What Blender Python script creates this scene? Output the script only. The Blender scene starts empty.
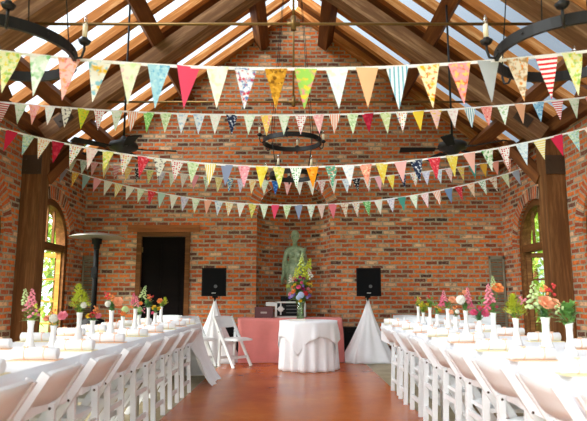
import bpy, bmesh, math, random
from mathutils import Vector, Matrix, geometry
random.seed(7)
R = math.radians
C = bpy.context.scene.collection
sc = bpy.context.scene
PI = math.pi

# ------------------------------------------------------------------ helpers
def lin(hexs, k=1.0):
    v = [int(hexs[i:i + 2], 16) / 255 for i in (0, 2, 4)]
    return tuple(k * (a / 12.92 if a <= .04045 else ((a + .055) / 1.055) ** 2.4) for a in v) + (1,)

class NT:
    """small node-tree writer"""
    def __init__(s, name):
        s.m = bpy.data.materials.new(name); s.m.use_nodes = True
        s.t = s.m.node_tree; s.t.nodes.clear()
        s.out = s.n('ShaderNodeOutputMaterial')
        s.b = s.n('ShaderNodeBsdfPrincipled')
        s.l(s.b.outputs[0], s.out.inputs[0])
    def n(s, typ, **kw):
        nd = s.t.nodes.new(typ)
        for k, v in kw.items(): setattr(nd, k, v)
        return nd
    def l(s, a, b): s.t.links.new(a, b)
    def set(s, **kw):
        for k, v in kw.items(): s.b.inputs[k.replace('_', ' ')].default_value = v
    def ramp(s, fac, stops, interp='LINEAR'):
        r = s.n('ShaderNodeValToRGB'); r.color_ramp.interpolation = interp
        e = r.color_ramp.elements
        while len(e) < len(stops): e.new(.5)
        for i, (p, c) in enumerate(stops): e[i].position = p; e[i].color = c
        s.l(fac, r.inputs[0]); return r.outputs[0]
    def mix(s, fac, a, b, mode='MIX'):
        m = s.n('ShaderNodeMix', data_type='RGBA', blend_type=mode)
        for i, v in ((0, fac), (6, a), (7, b)):
            if hasattr(v, 'is_output'): s.l(v, m.inputs[i])
            else: m.inputs[i].default_value = v
        return m.outputs[2]
    def math(s, op, a, b=0.0):
        m = s.n('ShaderNodeMath', operation=op)
        for i, v in ((0, a), (1, b)):
            if hasattr(v, 'is_output'): s.l(v, m.inputs[i])
            else: m.inputs[i].default_value = v
        return m.outputs[0]
    def coord(s, kind='Object', scale=(1, 1, 1), loc=(0, 0, 0)):
        t = s.n('ShaderNodeTexCoord'); mp = s.n('ShaderNodeMapping')
        mp.inputs['Scale'].default_value = scale; mp.inputs['Location'].default_value = loc
        s.l(t.outputs[kind], mp.inputs[0]); return mp.outputs[0]
    def noise(s, vec, scale, detail=4, rough=.6):
        x = s.n('ShaderNodeTexNoise'); x.inputs['Scale'].default_value = scale
        x.inputs['Detail'].default_value = detail; x.inputs['Roughness'].default_value = rough
        s.l(vec, x.inputs['Vector']); return x.outputs['Fac']
    def bump(s, h, strength=.3, dist=.01):
        b = s.n('ShaderNodeBump'); b.inputs['Strength'].default_value = strength
        b.inputs['Distance'].default_value = dist
        s.l(h, b.inputs['Height']); s.l(b.outputs[0], s.b.inputs['Normal'])
    def base(s, c): s.l(c, s.b.inputs['Base Color'])

_pl = {}
def plain(name, hexs, rough=.5, metal=0.0, var=.12, k=1.0, scale=14, **kw):
    """a coloured material with slight procedural unevenness"""
    if name in _pl: return _pl[name]
    t = NT(name); c = lin(hexs, k)
    v = t.coord('Object')
    d = tuple(x * (1 - var) for x in c[:3]) + (1,)
    t.base(t.ramp(t.noise(v, scale), [(.3, d), (.7, c)]))
    t.set(Roughness=rough, Metallic=metal, **kw)
    _pl[name] = t.m; return t.m

class MB:
    """collects shapes, then links them as ONE mesh object"""
    def __init__(s): s.bm = bmesh.new(); s.uv = s.bm.loops.layers.uv.new('UVMap')
    def box(s, lo, hi, M=None):
        return s.hexa([(x, y, z) for z in (lo[2], hi[2]) for y in (lo[1], hi[1]) for x in (lo[0], hi[0])], M)
    def hexa(s, p, M=None):
        v = [s.bm.verts.new(M @ Vector(q) if M else q) for q in p]
        for f in ((0, 2, 3, 1), (4, 5, 7, 6), (0, 1, 5, 4), (2, 6, 7, 3), (0, 4, 6, 2), (1, 3, 7, 5)):
            fc = s.bm.faces.new([v[i] for i in f])
            n = max(range(3), key=lambda i: abs((v[f[1]].co - v[f[0]].co).cross(v[f[2]].co - v[f[0]].co)[i]))
            for lp in fc.loops:
                c = lp.vert.co; lp[s.uv].uv = ((c.y, c.z), (c.x, c.z), (c.x, c.y))[n]
        return v
    def bar(s, a, b, w, d, up=(0, 0, 1)):
        a, b = Vector(a), Vector(b); x = (b - a).normalized(); u = Vector(up)
        if abs(x.dot(u)) > .98: u = Vector((0, 1, 0))
        y = u.cross(x).normalized(); z = x.cross(y)
        return s.hexa([c + y * sy * w / 2 + z * sz * d / 2 for sz in (-1, 1) for sy in (-1, 1) for c in (a, b)])
    def tube(s, pts, r, n=8, cap=True, flat=1.0):
        pts = [Vector(p) for p in pts]; rings = []
        if not hasattr(r, '__len__'): r = [r] * len(pts)
        up = Vector((0, 0, 1)); ref = None
        for i, p in enumerate(pts):
            t = (pts[min(i + 1, len(pts) - 1)] - pts[max(i - 1, 0)]).normalized()
            if ref is None:
                ref = t.cross(up if abs(t.z) < .95 else Vector((0, 1, 0))).normalized()
            ref = (ref - t * ref.dot(t)).normalized(); b = t.cross(ref)
            rings.append([s.bm.verts.new(p + (ref * math.cos(2 * PI * k / n) + b * math.sin(2 * PI * k / n) * flat) * r[i]) for k in range(n)])
        for A, B in zip(rings, rings[1:]):
            for k in range(n): s.bm.faces.new((A[k], A[(k + 1) % n], B[(k + 1) % n], B[k])).smooth = True
        if cap:
            s.bm.faces.new(rings[0][::-1]); s.bm.faces.new(rings[-1])
    def lathe(s, prof, n=24, c=(0, 0, 0), sx=1, sy=1, fold=None):
        rings = []
        for i, (r, z) in enumerate(prof):
            ring = []
            for k in range(n):
                a = 2 * PI * k / n; rr = r + (fold(a, i, r, z) if fold else 0)
                ring.append(s.bm.verts.new((c[0] + rr * math.cos(a) * sx, c[1] + rr * math.sin(a) * sy, c[2] + z)))
            rings.append(ring)
        for A, B in zip(rings, rings[1:]):
            for k in range(n): s.bm.faces.new((A[k], A[(k + 1) % n], B[(k + 1) % n], B[k])).smooth = True
        if prof[0][0] > 1e-4: s.bm.faces.new(rings[0][::-1])
        if prof[-1][0] > 1e-4: s.bm.faces.new(rings[-1])
    def ball(s, c, r, sub=1, M=None):
        if not hasattr(r, '__len__'): r = (r, r, r)
        mt = Matrix.Translation(c) @ (M or Matrix()) @ Matrix.Diagonal((*r, 1))
        g = bmesh.ops.create_icosphere(s.bm, subdivisions=sub, radius=1, matrix=mt)
        for v in g['verts']:
            for f in v.link_faces: f.smooth = True
    def quadgrid(s, fn, nu, nv, smooth=True, closed=False):
        P = [[s.bm.verts.new(fn(i / nu, j / nv)) for j in range(nv + 1)] for i in range(nu + 1)]
        for i in range(nu):
            for j in range(nv):
                f = s.bm.faces.new((P[i][j], P[i + 1][j], P[i + 1][j + 1], P[i][j + 1])); f.smooth = smooth
                for lp, (a, b) in zip(f.loops, ((i, j), (i + 1, j), (i + 1, j + 1), (i, j + 1))):
                    lp[s.uv].uv = (a / nu, b / nv)
        return P
    def ring(s, r0, r1, z0, z1, n=48, c=(0, 0, 0)):
        P = [[s.bm.verts.new((c[0] + r * math.cos(2 * PI * k / n), c[1] + r * math.sin(2 * PI * k / n), c[2] + z)) for k in range(n)]
             for r, z in ((r0, z0), (r1, z0), (r1, z1), (r0, z1))]
        for i in range(4):
            A, B = P[i], P[(i + 1) % 4]
            for k in range(n): s.bm.faces.new((A[k], A[(k + 1) % n], B[(k + 1) % n], B[k]))
    def mesh(s, name, m, bevel=0):
        if bevel:
            bmesh.ops.bevel(s.bm, geom=[e for e in s.bm.edges if e.is_manifold and e.calc_face_angle(0) > .6], offset=bevel, segments=1, affect='EDGES', clamp_overlap=True)
        bmesh.ops.recalc_face_normals(s.bm, faces=s.bm.faces)
        me = bpy.data.meshes.new(name); s.bm.to_mesh(me); s.bm.free()
        for x in (m if isinstance(m, (list, tuple)) else [m]): me.materials.append(x)
        return me
    def build(s, name, m, parent=None, bevel=0):
        return link(name, s.mesh(name, m, bevel), parent)

def link(name, me, parent=None, M=None):
    o = bpy.data.objects.new(name, me); C.objects.link(o)
    if parent: o.parent = parent
    if M is not None: o.matrix_local = M
    return o
def tag(o, label, cat=None, group=None, kind=None):
    if label: o['label'] = label
    if cat: o['category'] = cat
    if group: o['group'] = group
    if kind: o['kind'] = kind
    return o
def empty(name, loc, label, cat, group=None, rz=0, kind=None):
    o = bpy.data.objects.new(name, None); C.objects.link(o); o.empty_display_size = .1
    o.location = loc; o.rotation_euler = (0, 0, rz)
    return tag(o, label, cat, group, kind)
def dup(root, loc, rz, label, group=None):
    def rec(o, par):
        c = o.copy(); C.objects.link(c)
        if par: c.parent = par
        for ch in list(o.children): rec(ch, c)
        return c
    r = rec(root, None); r.location = loc; r.rotation_euler = (0, 0, rz); r['label'] = label
    if group: r['group'] = group
    return r
ORD = ['first', 'second', 'third', 'fourth', 'fifth', 'sixth', 'seventh', 'eighth', 'ninth', 'tenth', 'eleventh', 'twelfth']

# ------------------------------------------------------------------ materials
def brick(name, bw=.225, rh=.0815, off=.5, ms=.0155):
    t = NT(name)
    uv = t.n('ShaderNodeUVMap'); uv.uv_map = 'UVMap'
    nz = t.n('ShaderNodeTexNoise'); nz.inputs['Scale'].default_value = 9; nz.inputs['Detail'].default_value = 3
    t.l(uv.outputs[0], nz.inputs['Vector'])
    sub = t.n('ShaderNodeVectorMath', operation='SUBTRACT'); sub.inputs[1].default_value = (.5, .5, .5)
    t.l(nz.outputs['Color'], sub.inputs[0])
    scl = t.n('ShaderNodeVectorMath', operation='SCALE'); scl.inputs['Scale'].default_value = .026
    t.l(sub.outputs[0], scl.inputs[0])
    add = t.n('ShaderNodeVectorMath', operation='ADD'); t.l(uv.outputs[0], add.inputs[0]); t.l(scl.outputs[0], add.inputs[1])
    b = t.n('ShaderNodeTexBrick'); b.offset = off
    for k, v in (('Scale', 1), ('Mortar Size', ms), ('Mortar Smooth', .25), ('Bias', 0), ('Brick Width', bw), ('Row Height', rh)):
        b.inputs[k].default_value = v
    b.inputs['Color1'].default_value = (0, 0, 0, 1); b.inputs['Color2'].default_value = (1, 1, 1, 1)
    b.inputs['Mortar'].default_value = (.5, .5, .5, 1)
    t.l(add.outputs[0], b.inputs['Vector'])
    col = t.ramp(b.outputs['Color'], [(0, lin('3c2a25')), (.06, lin('6a3a2a')), (.16, lin('9c431f')), (.34, lin('c25422')), (.52, lin('d66324')),
                                       (.74, lin('e67428')), (.86, lin('c97a48')), (.95, lin('e8b488'))])
    n2 = t.noise(add.outputs[0], 30, 5, .7)
    n4 = t.noise(add.outputs[0], 13, 3, .6)
    col = t.mix(t.ramp(n4, [(.5, (0, 0, 0, 1)), (.68, (.7, .7, .7, 1))]), col, lin('6e3f2c'))
    col = t.mix(t.ramp(n2, [(.52, (0, 0, 0, 1)), (.72, (.6, .6, .6, 1))]), col, lin('c9a180'))
    n3 = t.noise(uv.outputs[0], 1.1, 3, .6)
    mor = t.ramp(t.noise(uv.outputs[0], 22, 4), [(.3, lin('8d836c')), (.7, lin('b3a88f'))])
    res = t.mix(b.outputs['Fac'], col, mor)
    res = t.mix(t.ramp(n3, [(.35, (.0, .0, .0, 1)), (.7, (.22, .22, .22, 1))]), res, lin('6d5644'))
    t.base(res); t.set(Roughness=.9, Specular_IOR_Level=.2)
    h = t.math('SUBTRACT', t.math('MULTIPLY', n2, .35), b.outputs['Fac'])
    t.bump(h, .6, .012)
    return t.m
M_BRICK = brick('red_brick')
M_VOUS = brick('brick_arch', bw=.5, rh=.09, off=0.0)

def wood(name, dark, light, rough=.65, grain=1.0, k=1.0):
    t = NT(name); v = t.coord('Object', (.7, 9 * grain, 9 * grain))
    oi = t.n('ShaderNodeObjectInfo')
    ad = t.n('ShaderNodeVectorMath', operation='ADD'); t.l(v, ad.inputs[0])
    mu = t.n('ShaderNodeMath', operation='MULTIPLY'); mu.inputs[1].default_value = 40; t.l(oi.outputs['Random'], mu.inputs[0])
    t.l(mu.outputs[0], ad.inputs[1]); v = ad.outputs[0]
    n = t.noise(v, 1.6, 6, .62); n2 = t.noise(v, 7, 4, .7)
    f = t.math('ADD', t.math('MULTIPLY', n, .75), t.math('MULTIPLY', n2, .25))
    t.base(t.ramp(f, [(.3, lin(dark, k)), (.5, lin(dark, k * 1.6)), (.72, lin(light, k))]))
    t.set(Roughness=rough, Specular_IOR_Level=.12); t.bump(f, .3, .01)
    return t.m
M_RAFT = wood('pine_rafter', '8c5628', 'e6b67e')
M_TRUSS = wood('weathered_beam', '654730', 'b8926c')
M_PURL = wood('brown_beam', '58331a', '965f2e')
M_POST = wood('dark_post', '54351c', '966a40')
M_FRAME = wood('frame_wood', '523218', '8f5f35')
M_LEAF_LIT = wood('sunlit_leaf_wood', '9a6a30', 'd8ab62')  # outdoor light on the left window leaves, put into the wood colour
M_LINT = wood('lintel_wood', '7a4826', 'b5763f')
M_STEEL = plain('black_steel', '43301f', .6, .2)
M_IRON = plain('wrought_iron', '262422', .5, .5)
M_BLACK = plain('black_plastic', '0c0c0d', .7, Specular_IOR_Level=.2)
M_BRASS = plain('bronze_rod', '8a6a3c', .4, .7)
M_SHUT = plain('grey_shutter', '8d846e', .7)
M_WHITE = plain('white_resin', 'e9ecee', .38, var=.03)
M_MILK = plain('milk_glass', 'f7f5f2', .18, var=.02)
M_STONE = plain('pedestal_stone', '8c8577', .85)
M_DARK = plain('dark_room', '17110d', .9)
M_DOORSHADE = wood('doorway_shade', '080504', '120b07', .95)  # near black in place of the unlit room behind the doorway
M_CREAM = plain('candle_cream', 'eadcc0', .5, var=.04)
M_STEM = plain('green_stem', '5d8a3c', .6)
M_LF1 = plain('leaf_green', '74a852', .55, var=.35, scale=30)
M_LF2 = plain('leaf_yellow_green', 'a9c44a', .55, var=.3, scale=30)
M_LF3 = plain('leaf_dark', '5c8c55', .5, var=.3, scale=30)
M_GALV = plain('brushed_metal', 'b9b6b0', .35, .5)

def cloth(name, hexs, var=.05, weave=260, sheen=.2, fold=0.0):
    t = NT(name); c = lin(hexs)
    v = t.coord('Object')
    d = tuple(x * (1 - var) for x in c[:3]) + (1,)
    t.base(t.ramp(t.noise(v, 3.5, 5), [(.3, d), (.7, c)]))
    t.set(Roughness=.9, Specular_IOR_Level=.15); t.b.inputs['Sheen Weight'].default_value = sheen
    t.bump(t.math('ADD', t.noise(v, weave, 2), t.math('MULTIPLY', t.noise(v, 7, 3, .5), fold)), .12 if fold == 0 else .5, .002 if fold == 0 else .03)
    return t.m
M_LINEN = cloth('white_linen', 'f3f5f9')
M_SATIN = cloth('white_drape', 'f3f4f7')
M_CORAL = cloth('coral_linen', 'f0938e', .14, fold=1.0)
M_NAP = cloth('napkin_cotton', 'f1f2f4', .04)
M_TAPE = cloth('bunting_tape', 'f3efec', .03)
M_PEACH = cloth('peach_ribbon', 'f6c7a8', .05)
M_PAPER1 = plain('menu_paper_cream', 'f3e6b8', .8, var=.05)
M_PAPER2 = plain('menu_paper_peach', 'f6c7a0', .8, var=.05)

def glass(name, tint, gl=.08):
    t = NT(name); t.t.nodes.remove(t.b)
    tr = t.n('ShaderNodeBsdfTransparent'); tr.inputs[0].default_value = tint
    g = t.n('ShaderNodeBsdfGlossy'); g.inputs['Roughness'].default_value = .05
    mx = t.n('ShaderNodeMixShader'); mx.inputs[0].default_value = gl
    t.l(tr.outputs[0], mx.inputs[1]); t.l(g.outputs[0], mx.inputs[2]); t.l(mx.outputs[0], t.out.inputs[0])
    return t.m
M_ROOFGLASS = glass('roof_glass', (.56, .59, .62, 1), .05)
M_PANE = glass('window_pane', (.92, .95, .93, 1), .06)
M_BULB = glass('clear_bulb', (.9, .88, .82, 1), .25)
M_VASEGL = glass('green_glass', (.72, .85, .62, 1), .15)

def concrete_red():
    t = NT('polished_red_concrete'); v = t.coord('Object')
    n = t.noise(v, 1.2, 8, .65); n2 = t.noise(v, 6, 6, .7)
    f = t.math('ADD', t.math('MULTIPLY', n, .75), t.math('MULTIPLY', n2, .25))
    t.base(t.ramp(f, [(.25, lin('98491a')), (.42, lin('a8521c')), (.58, lin('bd6526')), (.75, lin('cc853f'))]))
    t.b.inputs['Roughness'].default_value = .27
    t.set(Specular_IOR_Level=.42)
    return t.m
def concrete_tan():
    t = NT('tan_concrete'); v = t.coord('Object')
    n = t.noise(v, 2.2, 8, .65)
    t.base(t.ramp(n, [(.3, lin('8f8268')), (.7, lin('b8ab8c'))])); t.set(Roughness=.6); t.bump(n, .1, .01)
    return t.m
M_RED = concrete_red(); M_TAN = concrete_tan()
M_PATINA = (lambda t: (t.base(t.ramp(t.noise(t.coord('Object'), 9, 6, .7), [(.3, lin('6c8264')), (.5, lin('98ad8a')), (.7, lin('bccbaa'))])), t.set(Roughness=.7, Metallic=.15), t.m)[-1])(NT('green_patina'))
M_GRASS = plain('lawn', '6f9a45', .9, var=.4, scale=3)

# ------------------------------------------------------------------ the room (metres; camera looks along +Y)
W = 10.7          # back wall
XW = 3.95         # side walls
RZ, RS = 6.72, .755   # roof: underside of rafters z = RZ - RS*|x|
Y0 = -2.0         # open front of the hall behind the camera
PITCH = math.atan(RS)
def rz(x): return RZ - RS * abs(x)

def plate(name, outer, holes, to3, mats, thick, extra=None):
    """wall slab from a 2D outline with holes; to3(u, v, d): d = depth into the wall"""
    m = MB()
    polys = [[Vector((u, v, 0)) for u, v in p] for p in [outer] + holes]
    flat = [v for p in polys for v in p]
    tris = geometry.tessellate_polygon(polys)
    for d in (0, thick):
        vs = [m.bm.verts.new(to3(v.x, v.y, d)) for v in flat]
        for t in tris:
            try: f = m.bm.faces.new([vs[i] for i in t])
            except ValueError: continue
            for lp, i in zip(f.loops, t): lp[m.uv].uv = flat[i].xy
    for p in polys:
        acc = 0
        for a, b in zip(p, p[1:] + p[:1]):
            L = (b - a).length
            q = [m.bm.verts.new(to3(*c)) for c in ((a.x, a.y, 0), (b.x, b.y, 0), (b.x, b.y, thick), (a.x, a.y, thick))]
            f = m.bm.faces.new(q)
            for lp, u in zip(f.loops, ((0, acc), (0, acc + L), (thick, acc + L), (thick, acc))): lp[m.uv].uv = u
            acc += L
    bmesh.ops.remove_doubles(m.bm, verts=m.bm.verts, dist=1e-5)
    if extra: extra(m)
    o = m.build(name, mats); return tag(o, None, kind='structure')

def arch(cx, z0, half, spring, n=20, z_flip=False):
    return [(cx - half, z0), (cx + half, z0)] + [(cx + half * math.cos(PI * k / n), spring + half * math.sin(PI * k / n)) for k in range(n + 1)]

NR, NS = .695, 2.62       # niche half width, spring height
DX0, DX1, DZ = -2.90, -1.985, 2.29   # doorway rough opening
niche_o = [(-NR, 0), (NR, 0)] + [(NR * math.cos(PI * k / 24), NS + NR * math.sin(PI * k / 24)) for k in range(25)]
door_o = [(DX0, 0), (DX1, 0), (DX1, DZ), (DX0, DZ)]
outer = [(-4.25, -.05), (4.25, -.05), (4.25, rz(4.25) + .05), (0, RZ + .05), (-4.25, rz(4.25) + .05)]
def niche_apse(m):
    n = 32
    def uvset(f, uvs):
        for lp, u in zip(f.loops, uvs): lp[m.uv].uv = u
        f.smooth = True
    zs = [0, NS * .5, NS]
    for i in range(n):
        a, b = PI * i / n, PI * (i + 1) / n
        for z0, z1 in zip(zs, zs[1:]):
            q = [m.bm.verts.new((-NR * math.cos(t), W + .02 + NR * math.sin(t), z)) for t, z in ((a, z0), (b, z0), (b, z1), (a, z1))]
            uvset(m.bm.faces.new(q), [(a * NR, z0), (b * NR, z0), (b * NR, z1), (a * NR, z1)])
        for j in range(10):
            c, d = PI / 2 * j / 10, PI / 2 * (j + 1) / 10
            q = [m.bm.verts.new((-NR * math.cos(t) * math.cos(e), W + .02 + NR * math.sin(t) * math.cos(e), NS + NR * math.sin(e))) for t, e in ((a, c), (b, c), (b, d), (a, d))]
            uvset(m.bm.faces.new(q), [(a * NR, NS + c * NR), (b * NR, NS + c * NR), (b * NR, NS + d * NR), (a * NR, NS + d * NR)])
plate('wall_back', outer, [niche_o[:], door_o], lambda u, v, d: (u, W + d * 1.0, v), M_BRICK, .02)
m = MB(); niche_apse(m); bmesh.ops.remove_doubles(m.bm, verts=m.bm.verts, dist=1e-5)
tag(m.build('wall_niche', M_BRICK), None, kind='structure')

def voussoirs(name, cx, spring, r0, r1, to3):
    m = MB(); n = 48
    for i in range(n):
        a, b = PI * i / n, PI * (i + 1) / n
        P = lambda r, t, d: to3(cx + r * math.cos(t), spring + r * math.sin(t), d)
        for q, uv in (([P(r0, a, -.012), P(r1, a, -.012), P(r1, b, -.012), P(r0, b, -.012)], [(.03, a * r1), (.03 + r1 - r0, a * r1), (.03 + r1 - r0, b * r1), (.03, b * r1)]),
                      ([P(r1, a, -.012), P(r1, a, .01), P(r1, b, .01), P(r1, b, -.012)], [(.1, a * r1), (.12, a * r1), (.12, b * r1), (.1, b * r1)]),
                      ([P(r0, a, -.012), P(r0, a, .01), P(r0, b, .01), P(r0, b, -.012)], [(.1, a * r1), (.12, a * r1), (.12, b * r1), (.1, b * r1)])):
            f = m.bm.faces.new([m.bm.verts.new(p) for p in q])
            for lp, u in zip(f.loops, uv): lp[m.uv].uv = u
    bmesh.ops.remove_doubles(m.bm, verts=m.bm.verts, dist=1e-5)
    return tag(m.build(name, M_VOUS), None, kind='structure')
voussoirs('trim_1', 0, NS, NR, NR + .2, lambda u, v, d: (u, W + d, v))

# side walls with arched French windows in every bay between the posts
WIN_Y = [9.3, 6.98, 4.52, 2.05, -.4]; WH, WS = .74, 1.98
for s, nm in ((-1, 'left'), (1, 'right')):
    top = rz(XW) + .05
    holes = [arch(y, .02, WH, WS) for y in WIN_Y]
    plate('wall_' + nm, [(Y0, -.05), (W + .05, -.05), (W + .05, top), (Y0, top)], holes, lambda u, v, d, s=s: (s * (XW + d), u, v), M_BRICK, .22)
k = 1
for s in (-1, 1):
    for y in WIN_Y:
        k += 1
        if y > 6: voussoirs('trim_%d' % k, y, WS, WH, WH + .2, lambda u, v, d, s=s: (s * (XW + d), u, v))

# unseen gable added over the open front to keep sky light off the rafters
plate('wall_front_light_block', [(-4.1, 3.0), (4.1, 3.0), (4.1, rz(4.1) + .05), (0, RZ + .05), (-4.1, rz(4.1) + .05)], [], lambda u, v, d: (u, Y0 - d, v), M_BRICK, .2)

# floor
m = MB(); m.box((-1.22, Y0 - 2, -.1), (1.22, W + .75, 0)); tag(m.build('floor', M_RED), None, kind='structure')
for s in (-1, 1):
    m = MB(); a, b = sorted((s * 1.22, s * 4.2)); m.box((a, Y0 - 2, -.1), (b, W + .75, -.001)); tag(m.build('floor_border', M_TAN), None, kind='structure')
m = MB(); m.box((-30, -25, -.35), (30, 40, -.12)); tag(m.build('ground_outside', M_GRASS), None, kind='structure')

# doorway
d1 = empty('door_1', ((DX0 + DX1) / 2, W, 0), 'dark open doorway with brown timber frame in the back brick wall', None, kind='structure')
hw = (DX1 - DX0) / 2
m = MB()
for s in (-1, 1): m.box((s * hw - .045, -.03, 0), (s * hw + .045, .14, DZ + .005))
m.box((-hw - .045, -.032, DZ - .045), (hw + .045, .14, DZ + .045)); m.build('door_frame', M_FRAME, d1, .006)
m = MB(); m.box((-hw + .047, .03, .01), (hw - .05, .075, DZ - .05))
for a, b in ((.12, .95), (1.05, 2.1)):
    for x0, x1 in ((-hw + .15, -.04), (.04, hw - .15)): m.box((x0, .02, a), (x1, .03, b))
lf = m.build('doorway_shade_panel', M_DOORSHADE, d1, .003)  # panel stands in for the dark room beyond, darkness put into its colour
m = MB()
for z in (.3, 1.2, 1.95): m.box((-hw + .04, .008, z), (-hw + .065, .03, z + .1))
m.build('hinge', M_BRASS, d1)
m = MB(); m.box((-.675, -.04, -.065), (.675, .1, .065)); o = m.build('trim_12', M_LINT, None, .008); o.location = (-2.44, W, 2.395); o['kind'] = 'structure'

# ------------------------------------------------------------------ windows
def make_window(idx, s, y, near_open, far_open):
    w = empty('window_%d' % idx, (s * (XW + .1), y, 0), None, None, kind='structure')
    w.rotation_euler = (0, 0, R(90) if s < 0 else R(-90))     # local x along the wall, local -y outdoors
    f = 1 if s > 0 else -1
    n = 24; m = MB(); r0, r1 = WH - .11, WH
    P = []
    path = [(-1, .02, 0)] + [(-math.cos(PI * i / n), WS, math.sin(PI * i / n)) for i in range(n + 1)] + [(1, .02, 0)]
    for cx, z, sn in path:
        P.append([m.bm.verts.new((cx * r, d, z + r * sn)) for r, d in ((r0, -.06), (r1, -.06), (r1, .1), (r0, .1))])
    for A, B in zip(P, P[1:]):
        for q in range(4): m.bm.faces.new((A[q], A[(q + 1) % 4], B[(q + 1) % 4], B[q]))
    m.bm.faces.new(P[0]); m.bm.faces.new(P[-1][::-1])
    m.build('window_frame', M_FRAME, w)
    m = MB(); m.ring(r0 - .05, r0, -.02, .04, 48)
    m.bm.free()
    m = MB(); m.box((-r0, -.05, WS - .1), (r0, .09, WS + .02)); m.build('transom', M_FRAME, w, .006)
    m = MB()
    for q in (-.38, 0, .38):
        m.box((q * r0 * 1.1 - .016, -.015, WS), (q * r0 * 1.1 + .016, .025, WS + math.sqrt(1 - (q * 1.1) ** 2) * r0))
    m.build('muntin', M_FRAME, w)
    m = MB(); vs = [m.bm.verts.new((r0 * math.cos(PI * i / n), .005, WS + r0 * math.sin(PI * i / n))) for i in range(n + 1)]
    m.bm.faces.new(vs); m.build('fanlight_pane', M_PANE, w)
    for sd, ang in ((-1, near_open), (1, far_open)):
        # hinged at the jamb, opening outward
        lf = empty('casement_leaf', (sd * r0, 0, 0), None, None); lf.parent = w
        del_ = [k_ for k_ in lf.keys()]
        lw = r0 - .004; d = -sd
        lf.rotation_euler = (0, 0, sd * ang)
        m = MB()
        for a, b in ((0, .07), (lw - .07, lw)):
            x0, x1 = sorted((d * a, d * b)); m.box((x0, -.02, .03), (x1, .025, WS - .11))
        x0, x1 = sorted((d * .05, d * (lw - .05)))
        m.box((x0, -.02, .03), (x1, .025, .3)); m.box((x0, -.02, WS - .19), (x1, .025, WS - .11))
        xm = d * lw / 2; m.box((xm - .014, -.012, .3), (xm + .014, .018, WS - .19))
        for i in range(1, 4):
            z = .3 + (WS - .49) * i / 4; m.box((x0, -.012, z - .014), (x1, .018, z + .014))
        m.build('leaf_frame', M_LEAF_LIT if s < 0 else M_FRAME, lf, .004)  # left leaves take the lit tone, right leaves the darker one
        m = MB(); m.box((x0, .0, .3), (x1, .005, WS - .19)); m.build('leaf_pane', M_PANE, lf)
k = 0
for s in (-1, 1):
    for y in WIN_Y:
        k += 1
        fa = 1 if s < 0 else -1
        # local +x is world +y for the left wall, world -y for the right wall
        if s < 0: make_window(k, s, y, R(-8), R(-78))
        else: make_window(k, s, y, R(-78), R(-8))

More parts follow.
